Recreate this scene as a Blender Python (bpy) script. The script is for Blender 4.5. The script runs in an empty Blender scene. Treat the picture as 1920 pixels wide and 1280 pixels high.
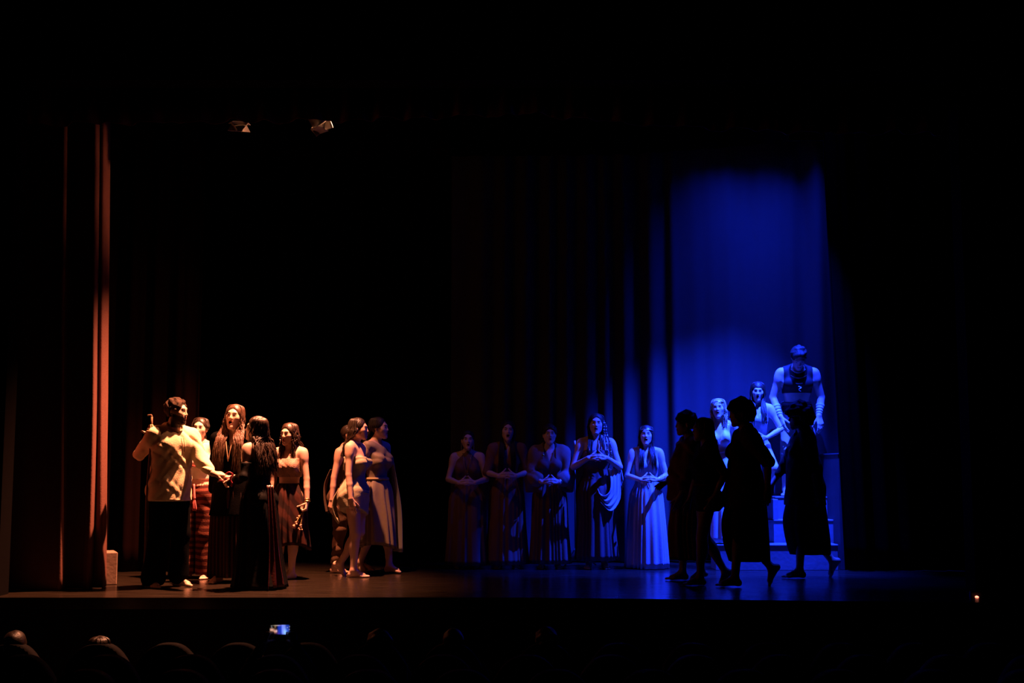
import bpy, math, random
import numpy as np
from mathutils import Vector, Matrix

# ------------------------------------------------------------------ camera, world, exposure
FPX, CAMZ, TILT = 2300.0, 1.14, math.atan(236 / 2300.0)
scn = bpy.context.scene
col = scn.collection
cam = bpy.data.cameras.new('camera')
cam.sensor_width = 36.0
cam.lens = FPX / 1920 * 36.0
cam.clip_end = 100
cam_ob = bpy.data.objects.new('camera', cam)
cam_ob.location = (0, 0, CAMZ)
cam_ob.rotation_euler = (math.pi / 2 + TILT, 0, 0)
col.objects.link(cam_ob)
scn.camera = cam_ob
scn.view_settings.view_transform = 'Standard'
scn.view_settings.look = 'None'
scn.view_settings.gamma = 1.0
scn.view_settings.use_curve_mapping = False
scn.view_settings.exposure = 0.0
world = bpy.data.worlds.new('dark_house')
scn.world = world
world.use_nodes = True
world.node_tree.nodes['Background'].inputs[0].default_value = (0, 0, 0, 1)
world.node_tree.nodes['Background'].inputs[1].default_value = 0.0

# the stage lamps that light the scene, some added as fill (their housings are built further down)
WARM_POS, WARM_AIM = (-2.02, 12.36, 4.78), (-3.12, 12.08, 0.0)
WARM_W, WARM_COL, WARM_CONE = 7600.0, (1.0, 0.345, 0.165), 68
SIDE_POS, SIDE_AIM, SIDE_W, SIDE_CONE = (-1.66, 12.12, 4.80), (-4.05, 11.86, 2.5), 230.0, 84        # added lamp for warm spill on the red curtain
BLUE_COL = (0.007, 0.028, 1.0)
BLUE_POS, BLUE_AIM, BLUE_W, BLUE_CONE = (3.25, 13.24, 5.02), (2.30, 14.05, 0.5), 17000.0, 58      # key from above on the steps and the near chorus
TOP_POS, TOP_AIM, TOP_W, TOP_SPREAD = (3.06, 14.42, 5.90), (3.06, 14.42, 0.0), 170.0, 55            # LED batten grazing down the backdrop
DIM_POS, DIM_AIM, DIM_W, DIM_CONE = (-1.92, 12.02, 4.56), (0.25, 14.1, 0.8), 90.0, 56            # warm fill added at an unlit lamp, towards the chorus
CROSS_POS, CROSS_AIM, CROSS_W, CROSS_CONE = (1.30, 12.72, 5.20), (-1.40, 13.30, 0.9), 170.0, 46   # added lamp in place of blue spill to the left


def spot(name, pos, aim, watts, color, cone, blend, radius):
    l = bpy.data.lights.new(name, 'SPOT')
    l.energy = watts
    l.color = color
    l.spot_size = math.radians(cone)
    l.spot_blend = blend
    l.shadow_soft_size = radius
    o = bpy.data.objects.new(name, l)
    o.location = pos
    o.rotation_euler = (Vector(aim) - Vector(pos)).to_track_quat('-Z', 'Y').to_euler()
    col.objects.link(o)
    return o


spot('warm_light', WARM_POS, WARM_AIM, WARM_W, WARM_COL, WARM_CONE, 1.0, 0.05)
spot('blue_light', BLUE_POS, BLUE_AIM, BLUE_W, BLUE_COL, BLUE_CONE, 1.0, 0.015)
tl = bpy.data.lights.new('top_light', 'AREA')
tl.shape, tl.size, tl.size_y, tl.energy, tl.color, tl.spread = 'RECTANGLE', 1.5, 0.06, TOP_W, BLUE_COL, math.radians(TOP_SPREAD)
to = bpy.data.objects.new('top_light', tl)
to.location = TOP_POS
to.rotation_euler = (math.atan2(TOP_AIM[1] - TOP_POS[1], TOP_POS[2] - TOP_AIM[2]), 0, 0)
col.objects.link(to)
spot('dim_fill', DIM_POS, DIM_AIM, DIM_W, WARM_COL, DIM_CONE, 1.0, 0.03)
spot('cross_fill', CROSS_POS, CROSS_AIM, CROSS_W, BLUE_COL, CROSS_CONE, 1.0, 0.03)
spot('side_fill', SIDE_POS, SIDE_AIM, SIDE_W, WARM_COL, SIDE_CONE, 1.0, 0.03)


def W(px, py, d):
    """photo pixel + depth -> a point of the place"""
    u, v = (px - 960) / FPX, (640 - py) / FPX
    c, s = math.cos(TILT), math.sin(TILT)
    x, y, z = u, c - v * s, s + v * c
    k = d / y
    return np.array([x * k, d, CAMZ + z * k])


def X(px, d, z=0.0):
    """x of a pixel column for a point at depth d, height z"""
    c, s = math.cos(TILT), math.sin(TILT)
    return (px - 960) / FPX * (d * c + (z - CAMZ) * s)


# ------------------------------------------------------------------ materials
MATS = {}


def mat(name, color=(0.5, 0.5, 0.5), rough=0.8, spec=0.3, metal=0.0, attr=False, var=0.15, scale=8.0,
        bump=0.0, bscale=60.0, stripes=None, sheen=0.0, emit=None, coat=0.0):
    if name in MATS:
        return MATS[name]
    m = bpy.data.materials.new(name)
    m.use_nodes = True
    nt = m.node_tree
    nt.nodes.clear()
    out = nt.nodes.new('ShaderNodeOutputMaterial')
    b = nt.nodes.new('ShaderNodeBsdfPrincipled')
    nt.links.new(b.outputs[0], out.inputs[0])
    b.inputs['Roughness'].default_value = rough
    b.inputs['Specular IOR Level'].default_value = spec
    b.inputs['Metallic'].default_value = metal
    if sheen:
        b.inputs['Sheen Weight'].default_value = sheen
        b.inputs['Sheen Roughness'].default_value = 0.4
    if coat:
        b.inputs['Coat Weight'].default_value = coat
        b.inputs['Coat Roughness'].default_value = 0.2
    tc = nt.nodes.new('ShaderNodeTexCoord')
    nz = nt.nodes.new('ShaderNodeTexNoise')
    nz.inputs['Scale'].default_value = scale
    nz.inputs['Detail'].default_value = 4
    nt.links.new(tc.outputs['Object'], nz.inputs['Vector'])
    src = None
    if attr:
        a = nt.nodes.new('ShaderNodeAttribute')
        a.attribute_name = 'Col'
        src = a.outputs['Color']
    elif stripes:
        axis, freq, c2, dist = stripes
        wv = nt.nodes.new('ShaderNodeTexWave')
        wv.bands_direction = axis
        wv.inputs['Scale'].default_value = freq
        wv.inputs['Distortion'].default_value = dist
        wv.inputs['Detail'].default_value = 2
        nt.links.new(tc.outputs['Object'], wv.inputs['Vector'])
        rp = nt.nodes.new('ShaderNodeValToRGB')
        rp.color_ramp.elements[0].color = (*color, 1)
        rp.color_ramp.elements[1].color = (*c2, 1)
        rp.color_ramp.elements[0].position = 0.35
        rp.color_ramp.elements[1].position = 0.75
        nt.links.new(wv.outputs['Color'], rp.inputs[0])
        src = rp.outputs[0]
    mx = nt.nodes.new('ShaderNodeMix')
    mx.data_type = 'RGBA'
    mx.blend_type = 'MULTIPLY'
    mx.inputs['Factor'].default_value = 1.0
    r2 = nt.nodes.new('ShaderNodeValToRGB')
    lo = 1 - var
    r2.color_ramp.elements[0].color = (lo, lo, lo, 1)
    r2.color_ramp.elements[1].color = (1 + var * 0.3,) * 3 + (1,)
    nt.links.new(nz.outputs[0], r2.inputs[0])
    nt.links.new(r2.outputs[0], mx.inputs['B'])
    if src is not None:
        nt.links.new(src, mx.inputs['A'])
    else:
        mx.inputs['A'].default_value = (*color, 1)
    nt.links.new(mx.outputs['Result'], b.inputs['Base Color'])
    if bump:
        n2 = nt.nodes.new('ShaderNodeTexNoise')
        n2.inputs['Scale'].default_value = bscale
        n2.inputs['Detail'].default_value = 3
        nt.links.new(tc.outputs['Object'], n2.inputs['Vector'])
        bp = nt.nodes.new('ShaderNodeBump')
        bp.inputs['Strength'].default_value = bump
        bp.inputs['Distance'].default_value = 0.01
        nt.links.new(n2.outputs[0], bp.inputs['Height'])
        nt.links.new(bp.outputs[0], b.inputs['Normal'])
    if emit:
        b.inputs['Emission Color'].default_value = (*emit[0], 1)
        b.inputs['Emission Strength'].default_value = emit[1]
    MATS[name] = m
    return m


# ------------------------------------------------------------------ mesh helpers
def mesh_np(name, V, F, smooth=True):
    """V (n,3), F (m,4) or list of polygons"""
    me = bpy.data.meshes.new(name)
    V = np.asarray(V, np.float32)
    if isinstance(F, np.ndarray):
        nf, k = F.shape
        me.vertices.add(len(V))
        me.vertices.foreach_set('co', V.ravel())
        me.loops.add(nf * k)
        me.loops.foreach_set('vertex_index', F.astype(np.int32).ravel())
        me.polygons.add(nf)
        me.polygons.foreach_set('loop_start', np.arange(0, nf * k, k, dtype=np.int32))
        me.update(calc_edges=True)
        me.validate()
    else:
        me.from_pydata([tuple(map(float, v)) for v in V], [], [tuple(map(int, f)) for f in F])
        me.update()
    if smooth:
        me.polygons.foreach_set('use_smooth', np.ones(len(me.polygons), bool))
    return me


def link(name, me, m, parent=None, loc=(0, 0, 0), rz=0.0):
    o = bpy.data.objects.new(name, me)
    col.objects.link(o)
    if m is not None:
        me.materials.append(m)
    o.parent = parent
    o.location = loc
    if rz:
        o.rotation_euler = (0, 0, rz)
    return o


def tag(o, label=None, cat=None, group=None, kind=None):
    if label:
        o['label'] = label
    if cat:
        o['category'] = cat
    if group:
        o['group'] = group
    if kind:
        o['kind'] = kind
    return o


def empty(name, loc, rz=0.0):
    o = bpy.data.objects.new(name, None)
    o.empty_display_size = 0.1
    o.location = loc
    o.rotation_euler = (0, 0, rz)
    col.objects.link(o)
    return o


class MB:
    """collects polygons of several shapes for ONE mesh"""
    def __init__(s):
        s.v, s.f, s.n = [], [], 0

    def add(s, V, F):
        V = np.asarray(V, float)
        s.v.append(V)
        s.f += [[i + s.n for i in f] for f in F]
        s.n += len(V)
        return s

    def box(s, lo, hi, M=None, bev=0.0):
        lo, hi = np.array(lo, float), np.array(hi, float)
        if bev <= 0:
            V = [(x, y, z) for x in (lo[0], hi[0]) for y in (lo[1], hi[1]) for z in (lo[2], hi[2])]
            F = [(0, 1, 3, 2), (4, 6, 7, 5), (0, 4, 5, 1), (2, 3, 7, 6), (0, 2, 6, 4), (1, 5, 7, 3)]
        else:
            b = bev
            V, F = [], []
            # chamfered box: 24 vertices
            idx = {}
            for cx in (0, 1):
                for cy in (0, 1):
                    for cz in (0, 1):
                        c = np.array([(lo, hi)[cx][0], (lo, hi)[cy][1], (lo, hi)[cz][2]])
                        sg = np.array([1 - 2 * cx, 1 - 2 * cy, 1 - 2 * cz]) * b
                        for ax in range(3):
                            p = c + sg
                            p[ax] = c[ax]
                            idx[(cx, cy, cz, ax)] = len(V)
                            V.append(p)
            def q(*k):
                F.append([idx[i] for i in k])
            for e in (0, 1):
                q((e, 0, 0, 0), (e, 1, 0, 0), (e, 1, 1, 0), (e, 0, 1, 0))
                q((0, e, 0, 1), (0, e, 1, 1), (1, e, 1, 1), (1, e, 0, 1))
                q((0, 0, e, 2), (1, 0, e, 2), (1, 1, e, 2), (0, 1, e, 2))
            for a in (0, 1):
                for c in (0, 1):
                    q((a, c, 0, 0), (a, c, 1, 0), (a, c, 1, 1), (a, c, 0, 1))
                    q((a, 0, c, 0), (a, 1, c, 0), (a, 1, c, 2), (a, 0, c, 2))
                    q((0, a, c, 1), (1, a, c, 1), (1, a, c, 2), (0, a, c, 2))
            for cx in (0, 1):
                for cy in (0, 1):
                    for cz in (0, 1):
                        q((cx, cy, cz, 0), (cx, cy, cz, 1), (cx, cy, cz, 2))
        V = np.array(V, float)
        if M is not None:
            V = np.array([M @ Vector(p) for p in V])
        return s.add(V, F)

    def tube(s, path, rad, n=8, flat=None, cap=True, closed=False):
        """path (m,3); rad scalar/array; flat=(unit vector, factor): cross-section squashed along that vector"""
        P = np.asarray(path, float)
        m = len(P)
        R = np.broadcast_to(np.asarray(rad, float), (m,))
        T = np.gradient(P, axis=0)
        if closed:
            T = np.roll(P, -1, 0) - np.roll(P, 1, 0)
        T /= np.linalg.norm(T, axis=1)[:, None] + 1e-9
        ref = np.array([0.31, 0.95, 0.05]) if abs(T[0] @ np.array([0.31, 0.95, 0.05])) < 0.9 else np.array([1.0, 0, 0.1])
        U = ref[None] - (T @ ref)[:, None] * T
        U /= np.linalg.norm(U, axis=1)[:, None] + 1e-9
        B = np.cross(T, U)
        a = np.linspace(0, 2 * math.pi, n, endpoint=False)
        off = (np.cos(a)[None, :, None] * U[:, None] + np.sin(a)[None, :, None] * B[:, None]) * R[:, None, None]
        if flat is not None:
            fv = np.asarray(flat[0], float)
            fv = fv / np.linalg.norm(fv)
            off = off - (1 - flat[1]) * (off @ fv)[..., None] * fv
        V = (P[:, None] + off).reshape(-1, 3)
        F = []
        for i in range(m if closed else m - 1):
            i2 = (i + 1) % m
            for j in range(n):
                j2 = (j + 1) % n
                F.append((i * n + j, i * n + j2, i2 * n + j2, i2 * n + j))
        if cap and not closed:
            F.append(tuple(range(n - 1, -1, -1)))
            F.append(tuple((m - 1) * n + j for j in range(n)))
        return s.add(V, F)

    def lathe(s, prof, n=24, M=None):
        """prof list of (r, z)"""
        V, F = [], []
        m = len(prof)
        for r, z in prof:
            for j in range(n):
                a = 2 * math.pi * j / n
                V.append((r * math.cos(a), r * math.sin(a), z))
        for i in range(m - 1):
            for j in range(n):
                j2 = (j + 1) % n
                F.append((i * n + j, i * n + j2, (i + 1) * n + j2, (i + 1) * n + j))
        F.append(tuple(range(n - 1, -1, -1)))
        F.append(tuple((m - 1) * n + j for j in range(n)))
        V = np.array(V, float)
        if M is not None:
            V = np.array([M @ Vector(p) for p in V])
        return s.add(V, F)

    def mesh(s, name, smooth=True):
        return mesh_np(name, np.concatenate(s.v), s.f, smooth)

    def build(s, name, m, parent=None, smooth=True, loc=(0, 0, 0), rz=0.0):
        return link(name, s.mesh(name, smooth), m, parent, loc, rz)


def catmull(P, n):
    P = np.asarray(P, float)
    P = np.vstack([2 * P[0] - P[1], P, 2 * P[-1] - P[-2]])
    t = np.linspace(0, len(P) - 3 - 1e-6, n)
    i = t.astype(int)
    u = (t - i)[:, None]
    p0, p1, p2, p3 = P[i], P[i + 1], P[i + 2], P[i + 3]
    return 0.5 * (2 * p1 + (p2 - p0) * u + (2 * p0 - 5 * p1 + 4 * p2 - p3) * u ** 2 + (3 * p1 - p0 - 3 * p2 + p3) * u ** 3)


# ------------------------------------------------------------------ implicit surfaces (surface nets)
def axes_of(lo, hi, h):
    n = np.maximum(np.ceil((np.asarray(hi) - lo) / h).astype(int) + 1, 3)
    return [lo[i] + h * np.arange(n[i]) for i in range(3)]


def d_cone(A, p):
    a, b, ra, rb, u, sq = p
    ax = [A[i] - a[i] for i in range(3)]
    if u is not None:
        w = ax[0] * u[0] + ax[1] * u[1] + ax[2] * u[2]
        f = 1 / sq - 1
        ax = [ax[i] + f * w * u[i] for i in range(3)]
        ba = (b - a) + f * ((b - a) @ u) * u
    else:
        ba = b - a
    L = ba @ ba + 1e-12
    t = np.clip((ax[0] * ba[0] + ax[1] * ba[1] + ax[2] * ba[2]) / L, 0, 1)
    q = [ax[i] - t * ba[i] for i in range(3)]
    d = np.sqrt(q[0] ** 2 + q[1] ** 2 + q[2] ** 2) - (ra + (rb - ra) * t)
    return d * (min(1, sq) if u is not None else 1)


def d_ell(A, p):
    c, R, r = p
    ax = [A[i] - c[i] for i in range(3)]
    q = [(ax[0] * R[0, i] + ax[1] * R[1, i] + ax[2] * R[2, i]) / r[i] for i in range(3)]
    k0 = np.sqrt(q[0] ** 2 + q[1] ** 2 + q[2] ** 2)
    k1 = np.sqrt((q[0] / r[0]) ** 2 + (q[1] / r[1]) ** 2 + (q[2] / r[2]) ** 2) + 1e-9
    return k0 * (k0 - 1) / k1


def prim_box(pr):
    if pr['t'] == 'c':
        a, b, ra, rb, u, sq = pr['p']
        r = max(ra, rb) * (max(1, sq) if u is not None else 1)
        return np.minimum(a, b) - r, np.maximum(a, b) + r
    c, R, r = pr['p']
    e = np.sqrt(((R * r) ** 2).sum(1))
    return c - e, c + e


def grow(pr, g):
    if not g:
        return pr
    q = dict(pr)
    if pr['t'] == 'c':
        a, b, ra, rb, u, sq = pr['p']
        q['p'] = (a, b, ra + g, rb + g, u, sq)
    else:
        c, R, r = pr['p']
        q['p'] = (c, R, r + g)
    return q


def field(prims, lo, hi, h, margin=0.045):
    AX = axes_of(lo, hi, h)
    D = np.ones([len(a) for a in AX], np.float32)
    for pr in prims:
        b0, b1 = prim_box(pr)
        sl = []
        ok = True
        for i in range(3):
            i0 = max(int((b0[i] - margin - AX[i][0]) / h), 0)
            i1 = min(int((b1[i] + margin - AX[i][0]) / h) + 2, len(AX[i]))
            if i1 <= i0:
                ok = False
                break
            sl.append(slice(i0, i1))
        if not ok:
            continue
        A = (AX[0][sl[0]][:, None, None], AX[1][sl[1]][None, :, None], AX[2][sl[2]][None, None, :])
        d = (d_cone if pr['t'] == 'c' else d_ell)(A, pr['p']).astype(np.float32)
        B = D[sl[0], sl[1], sl[2]]
        k = pr.get('k', 0.02)
        if pr.get('sub'):
            d = -d
            hh = np.maximum(k - np.abs(B - d), 0) / k
            D[sl[0], sl[1], sl[2]] = np.maximum(B, d) + hh * hh * k * 0.25
        else:
            hh = np.maximum(k - np.abs(B - d), 0) / k
            D[sl[0], sl[1], sl[2]] = np.minimum(B, d) - hh * hh * k * 0.25
    return AX, D


CORN = np.array([(i, j, k) for i in (0, 1) for j in (0, 1) for k in (0, 1)])
EDG = [(a, b) for a in range(8) for b in range(a + 1, 8) if np.abs(CORN[a] - CORN[b]).sum() == 1]


def nets(AX, D):
    S = D < 0
    c = S.astype(np.int8)
    tot = sum(c[i:c.shape[0] - 1 + i, j:c.shape[1] - 1 + j, k:c.shape[2] - 1 + k] for i, j, k in CORN)
    act = (tot > 0) & (tot < 8)
    I = np.argwhere(act)
    n = len(I)
    if n == 0:
        return np.zeros((0, 3)), np.zeros((0, 4), int)
    vid = np.full(act.shape, -1, np.int32)
    vid[act] = np.arange(n)
    val = np.stack([D[I[:, 0] + o[0], I[:, 1] + o[1], I[:, 2] + o[2]] for o in CORN], 1)
    P = np.zeros((n, 3))
    Wt = np.zeros(n)
    for a, b in EDG:
        va, vb = val[:, a], val[:, b]
        m = (va < 0) != (vb < 0)
        t = np.where(m, va / np.where(m, va - vb, 1), 0)
        P += np.where(m[:, None], CORN[a] + (CORN[b] - CORN[a]) * t[:, None], 0)
        Wt += m
    h = AX[0][1] - AX[0][0]
    V = np.array([AX[i][0] for i in range(3)]) + h * (I + P / Wt[:, None])
    Q = []
    for ax in range(3):
        s0 = [slice(None)] * 3
        s1 = [slice(None)] * 3
        s0[ax] = slice(0, -1)
        s1[ax] = slice(1, None)
        a, b = S[tuple(s0)], S[tuple(s1)]
        E = np.argwhere(a != b)
        o1, o2 = [(1, 2), (2, 0), (0, 1)][ax]
        lim = [s - 1 for s in S.shape]
        ok = (E[:, o1] >= 1) & (E[:, o2] >= 1) & (E[:, o1] < lim[o1]) & (E[:, o2] < lim[o2])
        E = E[ok]
        ins = a[tuple(E.T)]
        q = []
        for d1, d2 in ((-1, -1), (0, -1), (0, 0), (-1, 0)):
            C = E.copy()
            C[:, o1] += d1
            C[:, o2] += d2
            q.append(vid[tuple(C.T)])
        q = np.stack(q, 1)
        q[~ins] = q[~ins][:, ::-1]
        Q.append(q)
    Q = np.concatenate(Q)
    return V, Q[(Q >= 0).all(1)]
# ------------------------------------------------------------------ human figures
def nrm(v):
    v = np.asarray(v, float)
    return v / (np.linalg.norm(v) + 1e-9)


def rot(x=0, y=0, z=0):
    return np.array(Matrix.Rotation(math.radians(z), 3, 'Z') @ Matrix.Rotation(math.radians(y), 3, 'Y') @ Matrix.Rotation(math.radians(x), 3, 'X'))


def ik(a, c, l1, l2, pole):
    a, c = np.asarray(a, float), np.asarray(c, float)
    v = c - a
    L = np.linalg.norm(v)
    if L > (l1 + l2) * 0.998:
        v = v / L * (l1 + l2) * 0.998
        c = a + v
        L = np.linalg.norm(v)
    u = v / L
    x = (l1 * l1 - l2 * l2 + L * L) / (2 * L)
    hgt = math.sqrt(max(l1 * l1 - x * x, 0))
    p = np.asarray(pole, float)
    p = p - (p @ u) * u
    return a + u * x + nrm(p) * hgt, c


HANDS = {
    'relax': dict(curl=[(12, 22, 18), (16, 26, 20), (20, 30, 22), (24, 32, 24)], spread=2, th=(0.75, 0.55, 0.35), thc=12),
    'grip': dict(curl=[(62, 75, 45), (65, 78, 45), (68, 80, 45), (70, 80, 45)], spread=0, th=(0.55, 0.25, 0.9), thc=35),
    'steeple': dict(curl=[(8, 22, 12), (8, 18, 10), (12, 20, 12), (20, 25, 14)], spread=7, th=(0.6, 0.75, 0.3), thc=-8),
    'flat': dict(curl=[(4, 8, 5), (4, 8, 5), (5, 9, 6), (7, 10, 7)], spread=5, th=(0.7, 0.7, 0.15), thc=5),
}


class Fig:
    def __init__(s, name, loc, rz=0, H=1.65, male=False, w=1.0, arms=None, legs=None, pelvis=(0, 0, 0), lean=0, side=0,
                 twist=0, head=(0, 0, 0), mouth=0.0, skin=(0.62, 0.41, 0.31), haircol=(0.03, 0.018, 0.012), beard=False,
                 res=0.0125, hres=0.0050, seed=1, bust=1.0):
        s.name, s.loc, s.rz, s.H, s.male, s.w, s.seed = name, np.asarray(loc, float), rz, H, male, w, seed
        s.skin, s.haircol, s.mouth, s.beard, s.res, s.hres = skin, haircol, mouth, beard, res, hres
        s.rng = random.Random(seed)
        s.P = []
        s.boxes = []
        U = H
        pel = np.array(pelvis, float)
        s.pel = pel
        Rc = rot(lean, side, twist)
        s.Rc = Rc
        piv = np.array([0, 0, 0.585 * U]) + pel
        ch = lambda x, y, z: piv + Rc @ (np.array([x, y, z]) * U + pel - piv)
        pe = lambda x, y, z: np.array([x, y, z]) * U + pel
        s.ch, s.pe = ch, pe
        C, E = s.cone, s.ell
        I3 = np.eye(3)
        m = male
        # torso
        E('T', pe(0, 0.004, 0.53), I3, np.array([0.094 * w, 0.066 * w, 0.070]) * U, 0.05)
        C('T', pe(0, 0, 0.55), ch(0, 0.002, 0.66), (0.072 if m else 0.068) * U * w, (0.078 if m else 0.066) * U * w, 0.05, (0, 1, 0), 0.78)
        E('T', ch(0, 0.006, 0.735), Rc, np.array([0.098 if m else 0.083, 0.064, 0.098]) * U * np.array([w, w, 1]), 0.05)
        for sd in (-1, 1):
            E('G', pe(0.045 * sd * w, 0.042 * w, 0.505), I3, np.array([0.052, 0.050, 0.056]) * U * w, 0.04)
            if not m:
                E('B', ch(0.041 * sd * w, -0.050, 0.722), Rc, np.array([0.036, 0.034, 0.037]) * U * bust, 0.03)
            else:
                E('B', ch(0.045 * sd, -0.040, 0.755), Rc, np.array([0.048, 0.028, 0.034]) * U, 0.03)
        shw = (0.104 if m else 0.092) * (0.5 + 0.5 * w)
        s.shw = shw
        s.sh = {-1: ch(-shw, 0.005, 0.812), 1: ch(shw, 0.005, 0.812)}
        s.neck0, s.neck1 = ch(0, 0.012, 0.83), ch(0, -0.004, 0.885)
        for sd in (-1, 1):
            C('S', ch(0.02 * sd, 0.01, 0.80), s.sh[sd], 0.040 * U, 0.030 * U, 0.04)
            C('S', ch(0.0, 0.016, 0.852), ch(0.085 * sd, 0.012, 0.822), 0.026 * U, 0.022 * U, 0.035)
        C('N', s.neck0, s.neck1, (0.034 if m else 0.0285) * U, (0.032 if m else 0.027) * U, 0.025)
        # head
        hs = 0.066 * U / 0.115
        s.hs = hs
        s.Rh = rot(head[1], head[2], head[0])
        s.hc = s.neck1 + s.Rh @ np.array([0, -0.010, 0.050]) * U
        s._head()
        # arms
        arms = arms or {}
        s.elb, s.wri, s.hf = {}, {}, {}
        for sd, k in ((-1, 'R'), (1, 'L')):
            a = arms.get(k, {})
            l1, l2 = 0.172 * U, 0.150 * U
            wt = a.get('w')
            if wt is None:
                wt = s.sh[sd] + np.array([0.035 * sd, -0.02, -0.312]) * U
            e, wr = ik(s.sh[sd], wt, l1, l2, a.get('e', (0.5 * sd, 1, 0)))
            s.elb[sd], s.wri[sd] = e, wr
            q = (1.18 if m else 1.0) * (0.6 + 0.4 * w)
            C('A1', s.sh[sd], e, 0.0260 * U * q, 0.0208 * U * q, 0.02, sd=sd)
            E('A1', s.sh[sd] * 0.8 + e * 0.2, I3, np.array([0.028, 0.029, 0.040]) * U * q, 0.03, sd=sd)
            C('A2', e, e * 0.6 + wr * 0.4, 0.0205 * U * q, 0.0200 * U * q, 0.008, sd=sd)
            C('A2', e * 0.6 + wr * 0.4, wr, 0.0200 * U * q, 0.0145 * U * q, 0.008, sd=sd)
            f = nrm(a.get('f', wr - e))
            p = a.get('p', (-sd, 0.1, 0))
            s._hand(sd, wr, f, p, HANDS[a.get('pose', 'relax')])
        # legs
        legs = legs or {}
        s.hip, s.kne, s.ank = {}, {}, {}
        for sd, k in ((-1, 'R'), (1, 'L')):
            a = legs.get(k, {})
            hp = pe(0.052 * sd, 0.0, 0.515)
            an = np.array(a.get('a', (0.058 * sd * U, 0.01, 0.045 * U)), float)
            kn, an = ik(hp, an, 0.2375 * U, 0.2335 * U, a.get('k', (0.12 * sd, -1, 0)))
            s.hip[sd], s.kne[sd], s.ank[sd] = hp, kn, an
            C('L1', hp, kn, 0.054 * U * w, 0.034 * U, 0.04, sd=sd)
            C('L2', kn, an, 0.033 * U, 0.0205 * U, 0.02, sd=sd)
            ax = nrm(an - kn)
            bk = nrm(np.array(a.get('bk', (0, 1, 0.0))))
            E('L2', kn * 0.70 + an * 0.30 + bk * 0.012 * U, s._frame(ax), np.array([0.030, 0.032, 0.068]) * U, 0.03, sd=sd)
            s._foot(sd, an, a.get('yaw', 8 * sd), a.get('pitch', 0))

    @staticmethod
    def _frame(z):
        z = nrm(z)
        x = nrm(np.cross((0, 1, 0.01), z))
        return np.stack([x, np.cross(z, x), z], 1)

    def cone(s, tg, a, b, ra, rb, k=0.02, u=None, sq=1.0, sub=False, sd=0):
        s.P.append(dict(tag=tg, t='c', p=(np.asarray(a, float), np.asarray(b, float), ra, rb, None if u is None else nrm(u), sq), k=k, sub=sub, sd=sd))

    def ell(s, tg, c, R, r, k=0.02, sub=False, sd=0):
        s.P.append(dict(tag=tg, t='e', p=(np.asarray(c, float), np.asarray(R, float), np.asarray(r, float)), k=k, sub=sub, sd=sd))

    def hp(s, x, y, z):
        return s.hc + s.Rh @ (np.array([x, y, z]) * s.hs)

    def _head(s):
        q, R, f = s.hs, s.Rh, s.hp
        C, E = s.cone, s.ell
        e = lambda c, r, k, sub=False: E('H', f(*c), R, np.array(r) * q, k * q, sub)
        c = lambda a, b, ra, rb, k, sub=False: C('H', f(*a), f(*b), ra * q, rb * q, k * q, None, 1.0, sub)
        mo = s.mouth
        jd = 0.016 * mo
        e((0, 0.014, 0.030), (0.073, 0.090, 0.084), 0.02)
        e((0, -0.028, -0.025 - jd * 0.4), (0.057, 0.060, 0.080 + jd * 0.5), 0.03)
        for sd in (-1, 1):
            c((0.047 * sd, 0.004, -0.050), (0.010 * sd, -0.062, -0.098 - jd), 0.021, 0.018 + (0.003 if s.male else 0), 0.03)
            e((0.036 * sd, -0.052, -0.022), (0.022, 0.021, 0.020), 0.04)
            e((0.075 * sd, 0.012, -0.008), (0.009, 0.018, 0.030), 0.008)
        e((0, -0.058, -0.062 - jd * 0.4), (0.034, 0.027, 0.036 + jd * 0.4), 0.03)
        c((-0.028, -0.074, 0.024), (0.028, -0.074, 0.024), 0.013, 0.013, 0.025)
        for sd in (-1, 1):
            e((0.031 * sd, -0.100, 0.002), (0.017, 0.018, 0.011), 0.014, True)
        for sd in (-1, 1):
            e((0.031 * sd, -0.0735, 0.001), (0.0140, 0.0125, 0.0115), 0.004)
        c((0, -0.084, 0.010), (0, -0.1015, -0.028), 0.0060, 0.0090, 0.014)
        for sd in (-1, 1):
            e((0.0100 * sd, -0.091, -0.032), (0.0070, 0.009, 0.0065), 0.008)
        z0 = -0.057
        c((-0.021, -0.080, z0 - 0.003 - jd * .3), (0, -0.092, z0), 0.0055, 0.0065, 0.008)
        c((0.021, -0.080, z0 - 0.003 - jd * .3), (0, -0.092, z0), 0.0055, 0.0065, 0.008)
        c((-0.019, -0.079, z0 - 0.010 - jd * .6), (0, -0.089, z0 - 0.013 - jd), 0.0055, 0.0075, 0.008)
        c((0.019, -0.079, z0 - 0.010 - jd * .6), (0, -0.089, z0 - 0.013 - jd), 0.0055, 0.0075, 0.008)
        e((0, -0.074, -0.104 - jd), (0.020, 0.016, 0.014), 0.02)
        if mo > 0:
            e((0, -0.092, z0 - 0.007 - jd * 0.5), (0.008 + 0.008 * mo, 0.024, 0.004 + 0.011 * mo), 0.004, True)
        lo = s.hc - 0.150 * q
        hi = s.hc + 0.150 * q
        s.boxes.append((lo, hi, s.hres))

    def _hand(s, sd, wr, f, palm, H):
        q = s.H / 1.68 * (1.07 if s.male else 0.97)
        p = np.asarray(palm, float)
        p = nrm(p - (p @ f) * f)
        t = np.cross(f, p) * (-sd)
        s.hf[sd] = (wr, f, t, p, q)
        at = lambda a, b, c: wr + (f * a + t * b + p * c) * q
        tg = 'F'
        i0 = len(s.P)
        bases = [(0.088, 0.027), (0.092, 0.009), (0.088, -0.009), (0.080, -0.026)]
        lens = [(0.040, 0.025, 0.021), (0.044, 0.028, 0.022), (0.040, 0.026, 0.021), (0.031, 0.021, 0.019)]
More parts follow.
